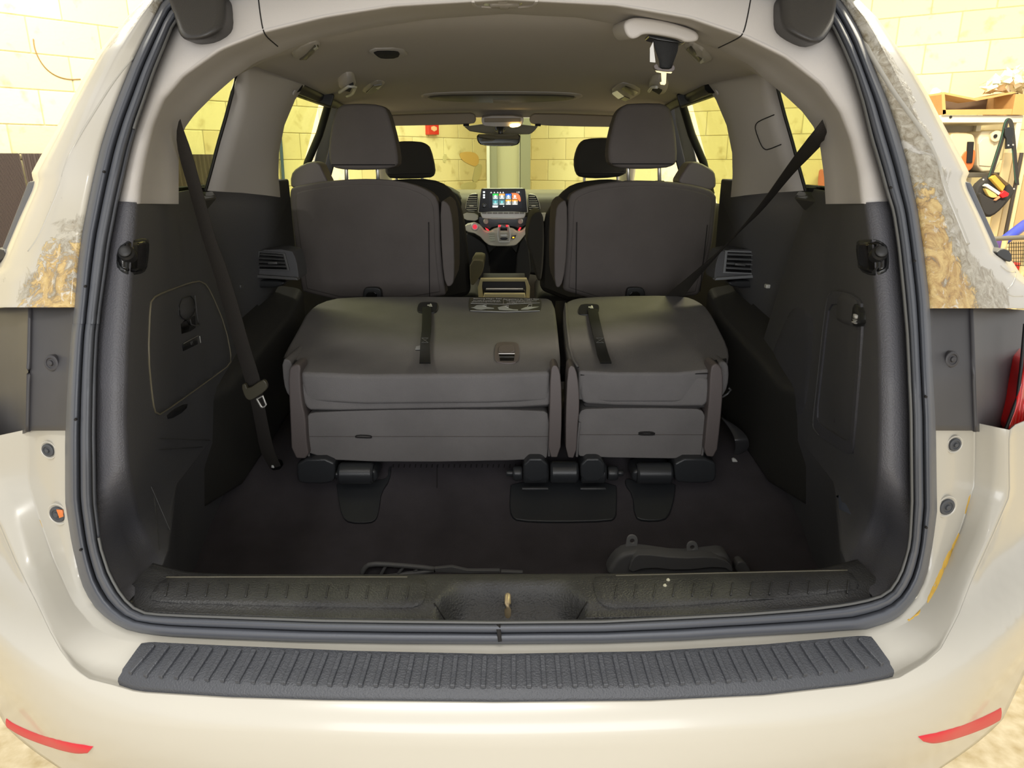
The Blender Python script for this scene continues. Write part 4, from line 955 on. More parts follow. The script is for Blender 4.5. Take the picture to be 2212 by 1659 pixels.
p0 = at(1097, 1337, sk[0].y+.004)
stk = tube('striker', [p0+Vector((0, .0, -.01)), p0+Vector((0, .0, .018)), p0+Vector((0, .004, .026)), p0+Vector((0, .014, .030)), p0+Vector((0, .030, .030)), p0+Vector((0, .036, .02)), p0+Vector((0, .036, -.02))], .0052, STEEL, VAN, False, 12)
for x, y in ((1443, 1256), (1436, 1268)): lathe('grit', SS.hit(x, y)[0], (0, 0, 1), [(.004, 0), (.003, .004), (.001, .006)], mat('grit', (200, 196, 170), .8), sill, 7)
# well and cabin floor
rows = []
for Y, z in ((1.0, .45), (1.3, .448), (1.6, .452), (1.7, .48), (1.8, .54), (1.9, .60), (2.0, .615), (2.5, .62), (2.52, .42), (4.6, .42), (5.0, .7)):
    hw = interp(Y, [(1.0, .70), (1.5, .82), (2.0, .84), (2.5, .86)]); rows.append([Vector((-hw+2*hw*k/24, Y, z)) for k in range(25)])
fl = loft('cabin_floor', rows, CARPET, VAN, solid=.01, off=-1); fl['label'] = 'charcoal carpeted well and floor'
SFL = Surf(fl)
for k in range(24): tube_on('carpet_slot', SFL, [(850+k*12, 1003), (849+k*12, 1010)], .0016, SEAM, fl, 0, sec=5)
tube_on('carpet_seam', SFL, [(944, 1005), (944, 1054)], .0012, SEAM, fl)
# ------------------------------------------------------------ third row seats, folded
def seatpl(Y0=1.80, Z0=.895, Y1=2.42, Z1=.975):
    p0 = Vector((0, Y0, Z0)); d = Vector((0, Y1-Y0, Z1-Z0)).normalized(); n = Vector((0, -d.z, d.y)); return p0, n
SP0, SPN = seatpl()
def ontop(x, y, lift=0.0): return onp(x, y, SP0+SPN*lift, SPN)
def pane(name, poly, Y, th, m, par, bevel=.01, seg=3, it=1):
    return slab(name, [at(x, y, Y) for x, y in (smooth_poly(poly, it, True) if it else poly)], (0, th, 0), m, par, bevel, seg)
def strip3(name, pts, r, m, par, sec=6): return tube(name, pts, r, m, par, False, sec)
def pull_strap(par, x0, y0, pts, icon):
    hp = slab('strap_plate', [ontop(x, y, .004) for x, y in smooth_poly([(x0-17, y0-2), (x0-12, y0-8), (x0+22, y0-8), (x0+27, y0-3), (x0+25, y0+10), (x0+18, y0+15), (x0-14, y0+15), (x0-20, y0+9)], 1, True)], -SPN*.008, SATIN, par, .002)
    for poly in ([(x0+3, y0-2), (x0+8, y0-2), (x0+10, y0-5), (x0+13, y0-2), (x0+12, y0+1), (x0+9, y0-1), (x0+7, y0), (x0+3, y0)], [(x0+7, y0+.6), (x0+14, y0+.6), (x0+14, y0+1.6), (x0+7, y0+1.6)]): slab('seat_symbol', [ontop(x, y, .0046) for x, y in poly], -SPN*.001, WHITEP, hp, 0)
    L, R = [], []
    for i, (x, y, w) in enumerate(pts):
        lf = interp(i/(len(pts)-1), [(0, .006), (.3, .012), (.8, .012), (1, .022)]); L.append(ontop(x-w, y, lf)); R.append(ontop(x+w, y, lf))
    st = loft('pull_strap', [L, R], WEBB, par, solid=.004)
    k = len(pts)-3; x, y, w = pts[k]
    for q in ([(x-w+3, y-10), (x+w-3, y-10)], [(x-w+3, y), (x+w-3, y)], [(x-w+3, y-10), (x+w-3, y)], [(x-w+3, y), (x+w-3, y-10)]): tube('stitching', [ontop(a, b, .0185) for a, b in q], .0007, VM, st, False, 5)
    return st
# wide (left) seat
sw = thing('third_row_bench', 'wide folded third row seat in grey cloth, left of the gap', 'seat', (-.22, 1.9, .6))
def cushion_top(name, poly, par, th=.085, bev=.022): return slab(name, [ontop(x, y) for x, y in smooth_poly(poly, 1, True)], -SPN*th, FABRIC, par, bev, 4)
cushion_top('folded_backrest', [(609, 770), (622, 745), (645, 705), (662, 672), (690, 652), (740, 640), (900, 639), (1180, 641), (1197, 650), (1204, 700), (1212, 786), (1205, 792), (1188, 795), (1188, 808), (648, 812), (652, 785), (622, 783)], sw)
pane('side_bolster', [(608, 775), (628, 778), (632, 800), (636, 860), (622, 856), (612, 830)], 1.83, .35, FABRIC, sw, .012)
slab('bolster_tuck', [ontop(x, y, .003) for x, y in smooth_poly([(609, 768), (620, 776), (655, 779), (653, 784), (622, 784)], 1, True)], -SPN*.012, SEAM, sw, .002)
pane('upper_roll', [(652, 812), (1188, 810), (1190, 868), (1186, 880), (920, 884), (675, 889), (658, 880), (650, 840)], 1.795, .2, FABRIC, sw, .02)
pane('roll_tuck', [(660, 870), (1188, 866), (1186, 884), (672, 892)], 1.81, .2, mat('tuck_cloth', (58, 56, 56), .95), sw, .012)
pane('lower_cushion', [(660, 895), (690, 890), (900, 884), (1170, 886), (1188, 896), (1184, 985), (1176, 994), (860, 1000), (668, 992), (662, 940)], 1.80, .5, FABRIC, sw, .022)
for q in ([(660, 900), (662, 950), (668, 990)], [(1188, 900), (1186, 985)]): strip3('piping', [at(x, y, 1.797) for x, y in q], .0035, FABRIC, sw)
strip3('cushion_seam', [at(x, 943, 1.7985) for x in range(664, 1190, 40)], .0008, FABR2, sw)
strip3('front_seam', [at(x, y, 1.7935) for x, y in ((654, 816), (800, 815), (1000, 814), (1186, 813))], .0016, SEAM, sw)
tube('cushion_slot', [at(x, y, 1.797) for x, y in smooth_poly([(766, 944), (772, 940), (800, 941), (804, 945), (798, 946), (772, 945)], 1, True)], .0016, SEAM, sw, True)
def shield(poly, par): return pane('side_shield', poly, 1.775, .07, SHIELD, par, .012, 4)
shield([(622, 800), (632, 789), (650, 787), (648, 815), (652, 870), (660, 900), (662, 950), (668, 992), (630, 990), (626, 900)], sw)
shield([(1189, 800), (1196, 788), (1206, 792), (1212, 815), (1214, 900), (1210, 988), (1184, 988), (1187, 900)], sw)
rl_ = slab('release_lever_bezel', [ontop(x, y, .004) for x, y in smooth_poly([(1070, 742), (1080, 738), (1114, 738), (1122, 745), (1122, 775), (1112, 784), (1076, 783), (1067, 774)], 1, True)], -SPN*.008, SHIELD, sw, .002)
slab('lever', [ontop(x, y, .008) for x, y in smooth_poly([(1078, 744), (1110, 743), (1112, 762), (1076, 762)], 1, True)], -SPN*.006, SHIELD, rl_, .002)
slab('lever_pocket', [ontop(x, y, .0045) for x, y in ((1078, 764), (1112, 764), (1110, 779), (1080, 779))], -SPN*.002, GLOSS, rl_, 0)
tube('lever_edge', [ontop(1077, 764, .009), ontop(1112, 764, .009)], .0014, CHROME, rl_)
pull_strap(sw, 920, 660, [(922, 664, 10), (922, 690, 10), (921, 715, 10), (918, 740, 10), (918, 765, 11), (918, 784, 12)], 0)
slab('care_tag', [ontop(x, y, .003) for x, y in ((897, 755), (899, 748), (908, 746), (908, 755))], -SPN*.002, mat('tag_grey', (150, 150, 152), .8), sw, 0)
# instruction label
lb = slab('instruction_label', [ontop(x, y, .003) for x, y in smooth_poly([(1013, 645), (1017, 642), (1165, 645), (1170, 648), (1169, 668), (1164, 672), (1090, 674), (1018, 672), (1012, 667)], 1, True)], -SPN*.005, mat('label_grey', (64, 64, 64), .45), sw, .001)
tube('label_rim', [ontop(x, y, .0034) for x, y in ((1016, 671), (1090, 673.5), (1166, 671))], .0007, SILVER, lb, False, 5)
def lbl(txt, x, y, sz): 
    p = ontop(x, y, .0036); text('label_text', txt, p, ontop(x+20, y, .0036)-p, ontop(x, y-5, .0036)-p, sz, WHITEP, lb, .0002)
lbl('Stowing Magic Seat', 1053, 645.2, .0125); lbl('Rangement du Magic Seat', 1126, 646.2, .0115)
lbl('Pull strap to unlock seat and', 1051, 649.3, .0078); lbl('continue pulling firmly to stow.', 1051, 651.8, .0078)
lbl('Tirer sur la sangle pour deverrouiller', 1127, 649.6, .0068); lbl('le siege et continuer a tirer', 1124, 652.2, .0068); lbl('pour ranger.', 1106, 654.6, .0068)
tube('label_rule', [ontop(1017, 655, .0036), ontop(1090, 657, .0036), ontop(1166, 654, .0036)], .0005, SILVER, lb, False, 5); tube('label_rule', [ontop(1087.5, 645, .0036), ontop(1087.5, 656, .0036)], .0006, WHITEP, lb, False, 5)
for poly in ([(1017, 664), (1024, 663), (1030, 659), (1044, 658), (1050, 661), (1052, 663), (1067, 665), (1067, 667), (1050, 667), (1040, 669), (1030, 668), (1024, 665.5)], [(1075, 664), (1090, 660), (1096, 662), (1100, 666), (1108, 668), (1119, 668.5), (1119, 670.5), (1090, 670), (1078, 669)], [(1125, 667.5), (1136, 663), (1156, 662.5), (1164, 662.5), (1155, 664.5), (1140, 668.5), (1127, 668.8)]):
    slab('seat_pictogram', [ontop(x, y, .0037) for x, y in poly], -SPN*.001, mat('pictogram_grey', (196, 198, 198), .7), lb, 0)
for poly in ([(1043, 661), (1045, 658.5), (1051, 658.5), (1050, 662)], [(1091, 662), (1093, 660), (1099, 660), (1098, 664)], [(1139, 663), (1142, 658), (1149, 657), (1148, 663)]):
    tube('seat_pictogram_outline', [ontop(x, y, .0042) for x, y in poly], .0007, WHITEP, lb, True, 5)
# narrow (right) seat
sn = thing('third_row_single', 'narrow folded third row seat in grey cloth, right of the gap', 'seat', (.35, 1.9, .6))
cushion_top('folded_backrest', [(1216, 660), (1228, 648), (1260, 641), (1400, 637), (1480, 639), (1510, 650), (1532, 668), (1552, 705), (1572, 745), (1576, 770), (1566, 780), (1534, 778), (1532, 806), (1252, 806), (1246, 790), (1230, 778), (1224, 750), (1218, 700)], sn)
pane('side_bolster', [(1546, 784), (1574, 780), (1576, 820), (1568, 850), (1552, 862)], 1.83, .35, FABRIC, sn, .012)
slab('bolster_tuck', [ontop(x, y, .003) for x, y in smooth_poly([(1532, 778), (1552, 776), (1574, 772), (1560, 784), (1540, 785)], 1, True)], -SPN*.012, SEAM, sn, .002)
strip3('edge_piping', [ontop(x, y, .002) for x, y in ((1222, 656), (1224, 700), (1230, 750), (1240, 782), (1248, 792))], .004, FABRIC, sn)
pane('upper_roll', [(1254, 808), (1530, 806), (1534, 850), (1528, 874), (1514, 880), (1270, 876), (1256, 866), (1252, 836)], 1.795, .2, FABRIC, sn, .02)
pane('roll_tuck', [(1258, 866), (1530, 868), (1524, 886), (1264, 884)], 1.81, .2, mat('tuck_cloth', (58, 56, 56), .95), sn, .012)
pane('lower_cushion', [(1250, 890), (1270, 882), (1500, 882), (1524, 890), (1524, 930), (1518, 985), (1510, 992), (1254, 988), (1248, 980), (1250, 920)], 1.80, .5, FABRIC, sn, .022)
for q in ([(1252, 912), (1248, 950), (1246, 986)], [(1526, 905), (1522, 950), (1516, 988)]): strip3('piping', [at(x, y, 1.797) for x, y in q], .0035, FABRIC, sn)
strip3('cushion_seam', [at(x, 939, 1.7985) for x in range(1250, 1524, 34)], .0008, FABR2, sn)
strip3('front_seam', [at(x, y, 1.7935) for x, y in ((1254, 810), (1380, 809), (1530, 807))], .0016, SEAM, sn)
tube('cushion_slot', [at(x, y, 1.796) for x, y in smooth_poly([(1378, 937), (1386, 934), (1408, 934), (1416, 938), (1408, 939), (1386, 939)], 1, True)], .0025, SEAM, sn, True)
shield([(1226, 800), (1234, 788), (1244, 796), (1250, 830), (1252, 880), (1248, 920), (1244, 990), (1222, 988), (1222, 900)], sn)
shield([(1534, 808), (1538, 788), (1552, 786), (1562, 800), (1562, 850), (1556, 920), (1548, 988), (1520, 986), (1526, 920), (1532, 860)], sn)
tube('cargo_hook', [at(x, y, 1.86) for x, y in ((1560, 858), (1572, 850), (1579, 842), (1574, 838))], .003, VM, sn)
pull_strap(sn, 1268, 664, [(1280, 668, 11), (1284, 690, 11), (1290, 715, 11), (1296, 740, 11), (1302, 765, 12), (1309, 784, 12)], 0)
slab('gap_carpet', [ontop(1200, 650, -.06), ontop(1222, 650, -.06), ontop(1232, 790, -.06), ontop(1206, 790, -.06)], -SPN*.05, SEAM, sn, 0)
# hinges under both seats
HG = mat('hinge_plastic', (50, 52, 55), .33, bump=.1, bscale=400)
def knuckle(par, x0, x1, yc=1022, r=.030, Y=1.80):
    a = at(x0, yc, Y); b = at(x1, yc, Y); ax = (b-a); L = ax.length
    return lathe('hinge_barrel', a, ax, [(r*.86, 0), (r, .006), (r, L-.006), (r*.86, L)], HG, par, 24)
def hplate(par, poly, Y0=1.77):
    P, n_ = proj(SFL, smooth_poly(poly, 1, True), .008); return slab('hinge_plate', P, -n_*.012, HG, par, .004)
hg1 = sw; hg2 = sn
pane('hinge_arm', [(640, 992), (722, 990), (724, 1030), (716, 1046), (650, 1046), (641, 1036)], 1.775, .09, HG, sw, .007, 3)
knuckle(sw, 733, 808); knuckle(sw, 722, 734, 1024, .012)
hplate(sw, [(726, 1040), (816, 1040), (838, 1036), (842, 1010), (846, 1010), (842, 1040), (824, 1066), (820, 1100), (814, 1124), (800, 1132), (756, 1132), (740, 1120), (732, 1080)])
pane('hinge_neck', [(730, 1010), (812, 1008), (818, 1048), (728, 1046)], 1.785, .08, HG, sw, .01)
for x0, x1, par in ((1130, 1184, sw), (1188, 1248, sw), (1254, 1308, sn)): knuckle(par, x0, x1, 1020)
knuckle(sw, 1108, 1128, 1022, .020); knuckle(sn, 1312, 1334, 1022, .020); knuckle(sw, 1094, 1110, 1022, .009); knuckle(sn, 1334, 1346, 1022, .009)
for x0, x1, par in ((1130, 1184, sw), (1254, 1308, sn)): pane('hinge_tongue', [(x0, 990), (x1, 990), (x1, 1040), (x0, 1044)], 1.77, .07, HG, par, .007, 3)
hplate(sw, [(1104, 1036), (1332, 1036), (1332, 1100), (1330, 1120), (1318, 1128), (1200, 1131), (1120, 1128), (1104, 1118), (1100, 1090)])
for x0, x1 in ((1128, 1184), (1254, 1308)): tube('plate_lip', [at(x0, 1056, 1.74), at(x1, 1056, 1.74)], .005, HG, sw)
pane('hinge_arm', [(1456, 990), (1546, 990), (1549, 1030), (1540, 1045), (1466, 1044), (1458, 1036)], 1.775, .09, HG, sn, .007, 3)
knuckle(sn, 1374, 1450); hplate(sn, [(1350, 1034), (1372, 1040), (1460, 1040), (1456, 1080), (1448, 1110), (1434, 1127), (1390, 1128), (1370, 1120), (1366, 1070), (1350, 1050)])
pane('hinge_neck', [(1366, 1010), (1454, 1008), (1458, 1046), (1364, 1048)], 1.785, .08, HG, sn, .01)
# ------------------------------------------------------------ second row and front seats
def captain(name, label, g, loc, fabric, Yt, Yb, panel, head, bump_, arm, posts, cz, side=1, seams=True):
    t = thing(name, label, 'seat', loc, 'upright seats ahead of the third row')
    y0 = min(p[1] for p in panel); y1 = max(p[1] for p in panel)
    dep = lambda y: Yt+(Yb-Yt)*(y-y0)/(y1-y0)
    pp = smooth_poly(panel, 1, True)
    P = [at(x, y, dep(y)) for x, y in pp]
    slab('backrest', P, (0, .11, -.005), fabric, t, .03, 4)
    Q = [at(x, y, dep(y)-.004) for x, y in smooth_poly([lerp2(q, (sum(p[0] for p in panel)/len(panel), (y0+y1)/2+30), .07) for q in panel], 1, True)]
    slab('back_panel', Q, (0, .02, 0), fabric, t, .006, 3)
    hx = smooth_poly(head, 1, True); hy0 = min(p[1] for p in head)
    o = slab('headrest', [at(x, y, Yt-.015) for x, y in hx], (0, .10, 0), fabric, t, .022, 4)
    by = max(p[1] for p in head); xs_ = [p[0] for p in head]
    tube('headrest_seam', [at(x, by-12, Yt-.016) for x in (min(xs_)+8, (min(xs_)+max(xs_))/2, max(xs_)-8)], .0018, SEAM, o)
    for x in posts:
        tube('headrest_post', [at(x, by-6, Yt+.035), at(x+1, by+36, Yt+.05)], .0065, CHROME, t, False, 12)
        box('post_collar', at(x+1, by+28, Yt+.05), (.03, .025, .012), SATIN, t, .003)
    if bump_: slab('shoulder_wing', [at(x, y, Yt+.03) for x, y in smooth_poly(bump_, 1, True)], (0, .10, 0), SHIELD if fabric is FABR2 else fabric, t, .02, 4)
    if arm: slab('armrest', [at(x, y, Yt+.02) for x, y in smooth_poly(arm, 1, True)], (0, .32, 0), fabric, t, .015, 3)
    cx = sum(p[0] for p in panel)/len(panel); w = at(max(p[0] for p in panel), 600, Yb).x-at(min(p[0] for p in panel), 600, Yb).x
    xc = at(cx, 600, Yb).x
    box('seat_cushion', (xc, Yb+.36, cz), (w*.95, .56, .16), fabric, t, .04, None, 4)
    box('seat_base', (xc, Yb+.36, (cz-.08+.42)/2+.0), (w*.7, .42, cz-.08-.42), SATIN, t, .02)
    return t
sl2 = captain('captain_chair', 'upright charcoal second row seat on the left with headrest raised', None, (-.5, 2.6, .42), FABR2, 2.52, 2.64,
    [(624, 412), (632, 404), (660, 398), (702, 391), (771, 386), (835, 387), (882, 394), (925, 410), (946, 430), (950, 470), (951, 525), (958, 600), (965, 650), (655, 650), (643, 570), (630, 480)],
    [(729, 226), (775, 223), (822, 226), (836, 237), (847, 275), (856, 313), (861, 350), (854, 363), (790, 368), (721, 365), (711, 352), (709, 315), (717, 258)],
    [(627, 410), (627, 378), (640, 362), (670, 348), (689, 351), (700, 376), (712, 398), (680, 410)],
    [(950, 434), (962, 434), (974, 449), (980, 500), (982, 590), (978, 618), (962, 620), (954, 560)], (748, 816), .64)
sr2 = captain('captain_chair', 'upright charcoal second row seat on the right with headrest raised', None, (.5, 2.6, .42), FABR2, 2.52, 2.64,
    [(1227, 432), (1236, 415), (1277, 399), (1353, 389), (1448, 391), (1511, 401), (1545, 413), (1550, 430), (1546, 480), (1538, 540), (1520, 600), (1508, 650), (1214, 650), (1220, 560), (1226, 480)],
    [(1344, 225), (1390, 222), (1439, 223), (1452, 240), (1461, 285), (1465, 342), (1458, 361), (1390, 366), (1325, 362), (1314, 346), (1315, 310), (1328, 253)],
    [(1460, 398), (1478, 368), (1492, 348), (1511, 350), (1540, 366), (1547, 378), (1548, 412), (1500, 410)],
    [(1200, 455), (1209, 437), (1225, 430), (1226, 500), (1222, 580), (1212, 622), (1198, 620), (1197, 540)], (1357, 1424), .64)
for t, q in ((sl2, [(803, 620), (785, 640)]), (sr2, [(1372, 620), (1352, 640)])):
    x = q[0][0]; slab('recliner_pull', [at(a, b, 2.60) for a, b in smooth_poly([(x-20, 650), (x-18, 626), (x-12, 621), (x+14, 621), (x+21, 628), (x+22, 650)], 1, True)], (0, .03, 0), SATIN, t, .004)
    slab('pull_slot', [at(a, b, 2.596) for a, b in smooth_poly([(x-13, 650), (x-12, 631), (x+10, 629), (x+12, 650)], 1, True)], (0, .01, 0), GLOSS, t, .002)
for t, xa, xb in ((sl2, 926, 928), (sr2, 1246, 1244)):
    tube('back_seam', [at(xa, 480, 2.545), at(xb, 640, 2.632)], .0014, SEAM, t, False, 5)
tube('back_seam', [at(1528, 486, 2.55), at(1512, 630, 2.628)], .0014, SEAM, sr2, False, 5)
sl1 = captain('front_seat', 'dark front seat on the left, partly hidden by the second row', None, (-.42, 3.6, .42), FABR3, 3.62, 3.72,
    [(815, 392), (870, 386), (930, 386), (965, 400), (988, 430), (1000, 465), (1008, 525), (1014, 600), (1016, 650), (790, 650), (795, 520)],
    [(845, 307), (880, 304), (917, 307), (928, 321), (938, 364), (936, 379), (926, 385), (845, 387), (832, 378), (830, 350), (838, 320)],
    None, None, (856, 912), .66)
sr1 = captain('front_seat', 'dark front seat on the right, partly hidden by the second row', None, (.42, 3.6, .42), FABR3, 3.62, 3.72,
    [(1256, 392), (1310, 386), (1352, 390), (1380, 420), (1392, 520), (1398, 650), (1166, 650), (1170, 560), (1176, 470), (1195, 438), (1225, 405)],
    [(1255, 307), (1268, 299), (1310, 297), (1346, 300), (1356, 320), (1360, 360), (1352, 380), (1300, 386), (1256, 384), (1246, 376), (1241, 351), (1246, 325)],
    None, None, (1262, 1334), .66)
pane('armrest', [(1147, 466), (1160, 457), (1173, 460), (1176, 500), (1174, 570), (1168, 612), (1158, 600), (1148, 556), (1139, 530), (1138, 505)], 3.62, .35, FABR3, sr1, .015)
pane('armrest', [(1015, 562), (1044, 562), (1046, 574), (1042, 590), (1030, 606), (1022, 618), (1015, 612)], 3.58, .32, mat('tan_armrest_cloth', (96, 90, 66), .9), sl1, .015)
# ------------------------------------------------------------ dashboard
YD = 4.4
db = thing('dashboard', 'grey dashboard with central touch screen and silver gear panel', 'dashboard', (0, 4.6, .6))
DASH = mat('dash_grey', (118, 114, 98), .6, bump=.2, bscale=400); DASHD = mat('dash_dark', (30, 30, 28), .6)
DLT = mat('dash_pale_insert', (232, 228, 208), .4)
rows = []
for y, Y in ((411, 5.05), (413, 4.85), (420, 4.55), (432, 4.46), (458, 4.46), (470, 4.5)): rows.append([at(x, y+(4 if x < 950 or x > 1250 else 0), Y) for x in (780, 860, 930, 985, 1010, 1092, 1170, 1200, 1250, 1330, 1400)])
loft('dash_top', rows, DASH, db, solid=.01)
pane('dash_body', [(820, 466), (1360, 466), (1360, 600), (1130, 600), (1100, 560), (1070, 560), (1040, 600), (820, 600)], 4.5, .2, DASHD, db, .02)
pane('trim_strip', [(1000, 459), (1032, 461), (1034, 478), (1000, 475)], 4.43, .04, DLT, db, .003); pane('trim_strip', [(1142, 462), (1190, 459), (1186, 478), (1142, 478)], 4.43, .04, DLT, db, .003)
# instrument hood and steering column side at the left
pane('instrument_hood', [(940, 395), (985, 413), (1000, 432), (998, 460), (960, 470), (930, 440)], 4.45, .2, DASHD, db, .02)
# screen
sc_ = pane('touch_screen', [(1043, 407), (1130, 406), (1136, 411), (1141, 460), (1032, 460), (1038, 411)], 4.36, .05, SILVER, db, .008, 3, 0)
pane('screen_glass', [(1040, 407.6), (1134, 407.6), (1139, 458), (1034, 458)], 4.352, .02, mat('screen_black', (8, 8, 9), .3, spec=.25), sc_, .003, 2, 0)
def emis(nm, c, e=1.0): return mat(nm, c, .4, emit=e)
pane('display_area', [(1057, 414), (1126, 414), (1128, 449), (1056, 449)], 4.35, .004, emis('lcd_dark', (18, 20, 26), .6), sc_, 0, 1, 0)
tiles = [((46, 200, 80), (150, 170, 160)), ((240, 170, 90), (160, 168, 160)), ((40, 110, 220), (120, 160, 190)), ((250, 150, 90), (250, 130, 70)), ((70, 130, 140), (110, 160, 165)), ((80, 120, 130), (120, 150, 150)), ((240, 170, 60), (170, 170, 160)), ((245, 160, 60), (180, 176, 165))]
for k, (c1, c2) in enumerate(tiles):
    i, j = k % 4, k//4; x = 1064+i*14; y = 418.5+j*12.5; w = 12.5 if i < 3 else 12.5
    tl_ = pane('app_tile', [(x, y), (x+w, y), (x+w, y+11.5), (x, y+11.5)], 4.348, .002, emis('tile_b%d' % k, c2, .55), sc_, 0, 1, 0)
    pane('tile_top', [(x, y), (x+w, y), (x+w, y+4), (x, y+4)], 4.3475, .002, emis('tile_a%d' % k, c1, .8), sc_, 0, 1, 0)
    lathe('tile_icon', at(x+w/2, y+5.5, 4.347), (0, -1, 0), [(.0075, 0), (.006, .001)], emis('icon_white', (240, 245, 245), 1.0) if k not in (4, 5) else emis('icon_teal', (120, 210, 210), .8), sc_, 10)
    pane('tile_caption', [(x+2, y+9), (x+w-2, y+9), (x+w-2, y+10.5), (x+2, y+10.5)], 4.347, .001, MATS['icon_white'], sc_, 0, 1, 0)
pane('wallpaper_glow', smooth_poly([(1102, 417), (1118, 417), (1124, 424), (1125, 436), (1120, 434), (1117, 424), (1108, 419)], 1, True), 4.3465, .001, emis('glow_orange', (250, 120, 70), .9), sc_, 0, 1, 0)
for x, y in ((1061, 415.5), (1068, 415.5), (1075, 415.5), (1081, 415.5), (1087, 415.5)): pane('status_icon', [(x-1.8, y+1.5), (x, y-1.5), (x+1.8, y+1.5)], 4.347, .001, MATS['icon_white'], sc_, 0, 1, 0)
p = at(1119, 415.5, 4.347); text('clock_digits', '1:23', p, (1, 0, 0), (0, 0, 1), .012, MATS['icon_white'], sc_)
pane('dock_icon', [(1064, 444), (1076, 444), (1075, 448), (1064, 448)], 4.347, .001, MATS['icon_white'], sc_, 0, 1, 0); lathe('page_dot', at(1088, 445.5, 4.347), (0, -1, 0), [(.003, 0), (.003, .001)], MATS['icon_white'], sc_, 8)
for y in (415, 421.5, 426.5): pane('side_key', [(1043.5, y-1.8), (1047.5, y-1.8), (1047.5, y+1.8), (1043.5, y+1.8)], 4.347, .001, MATS['icon_white'], sc_, 0, 1, 0)
lathe('volume_knob', at(1046, 444, 4.35), (0, -1, 0), [(.013, 0), (.013, .006), (.011, .009), (.009, .012)], GLOSS, sc_); tube('knob_ring', [at(1046+4.6*math.cos(a*.5), 444+4.6*math.sin(a*.5), 4.344) for a in range(13)], .001, SILVER, sc_, True, 5)
# vents
for s, xs4 in ((-1, [(1014, 421), (1032, 419), (1030, 456), (1006, 454), (1008, 436)]), (1, [(1141, 420), (1157, 422), (1164, 436), (1167, 455), (1143, 456)])):
    v_ = pane('dash_vent', [((x-1086.5)*1.0+1086.5, y) for x, y in grow(xs4, 1.12)], 4.40, .06, SILVER, db, .006)
    pane('vent_duct', xs4, 4.394, .02, DASHD, v_, .003, 1, 0)
    for k in range(7):
        y = 424+k*4.6; xl = interp(y, [(420, 1013), (436, 1008), (456, 1006)]) if s < 0 else 1142; xr_ = 1031 if s < 0 else interp(y, [(420, 1155), (436, 1163), (456, 1166)])
        pane('louver', [(xl+1, y), (xr_-1, y), (xr_-1, y+1.5), (xl+1, y+1.5)], 4.386, .012, DLT, v_, .0008, 1, 0)
    xm = 1018 if s < 0 else 1152; pane('louver_tab', [(xm-4, 442.5), (xm+5, 442.5), (xm+5, 446), (xm-4, 446)], 4.38, .01, DLT, v_, .001, 1, 0)
# climate bar, gloss panel and gear panel
pane('climate_bar', [(1038, 457), (1134, 457), (1136, 464), (1130, 474), (1044, 474), (1038, 464)], 4.34, .04, SILVER, db, .004)
for k in range(8): pane('climate_key', [(1041+k*11.7, 458.5), (1051+k*11.7, 458.5), (1051+k*11.7, 462), (1041+k*11.7, 462)], 4.334, .008, mat('key_grey', (146, 146, 136), .4), db, .001, 1, 0)
pane('gloss_panel', [(1033, 462), (1140, 462), (1142, 484), (1122, 496), (1110, 490), (1066, 490), (1054, 500), (1032, 484)], 4.37, .05, GLOSS, db, .006)
pane('slot_edge', [(1060, 470.5), (1112, 470.5), (1112, 473), (1060, 473)], 4.33, .01, SILVER, db, .001, 1, 0)
for x in (1050, 1124): lathe('tuning_knob', at(x, 477, 4.36), (0, -1, -.2), [(.016, 0), (.016, .012), (.012, .018)], SILVER, db)
gp = pane('gear_panel', [(1002, 486), (1030, 480), (1052, 504), (1072, 492), (1104, 492), (1122, 504), (1146, 482), (1140, 500), (1118, 528), (1108, 532), (1064, 532), (1052, 528), (1032, 506), (1004, 500)], 4.3, .08, DLT, db, .006, 3, 1)
pane('gear_well', [(1082, 486), (1094, 486), (1096, 498), (1080, 498)], 4.29, .02, GLOSS, gp, .002, 1, 0)
ringslab('gear_bezel', [at(x, y, 4.29) for x, y in ((1076, 486), (1100, 486), (1104, 510), (1101, 524), (1077, 524), (1074, 510))], [at(x, y, 4.29) for x, y in grow([(1076, 486), (1100, 486), (1104, 510), (1101, 524), (1077, 524), (1074, 510)], .82)], (0, .02, 0), SILVER, gp)
for y0, m_ in ((499, DLT), (506, SILVER), (513, GLOSS)): pane('gear_button', [(1080, y0), (1097, y0), (1096, y0+5.5), (1081, y0+5.5)], 4.286, .02, m_, gp, .002)
for k in range(4): pane('option_key', [(1053+k*1.4, 502+k*5), (1067+k*.6, 501+k*5), (1069+k*.4, 505.5+k*5), (1056+k*1.2, 506.5+k*5)], 4.29, .02, mat('option_key_pale', (206, 210, 190), .4), gp, .001, 1, 0)
pane('option_key', [(1108, 502), (1120, 501), (1117, 507), (1107, 508)], 4.29, .02, DLT, gp, .001, 1, 0); pane('brake_key', [(1106, 509), (1115, 508), (1112, 516), (1104, 516)], 4.29, .02, GLOSS, gp, .001, 1, 0)
pane('amber_light', [(1107, 512), (1111, 512), (1111, 514.5), (1107, 514.5)], 4.286, .005, emis('amber_lit', (255, 170, 40), 2), gp, 0, 1, 0)
RL = emis('red_lit', (255, 40, 50), 1.6)
for q in ([(1077, 486), (1081, 486), (1081, 490), (1077, 490)], [(1093, 486), (1097, 486), (1097, 490), (1093, 490)], [(1048, 492), (1054, 495), (1057, 499), (1051, 497)], [(1119, 497), (1123, 491), (1126, 492), (1122, 499)]): pane('red_marker', q, 4.282, .006, RL, gp, 0, 1, 0)
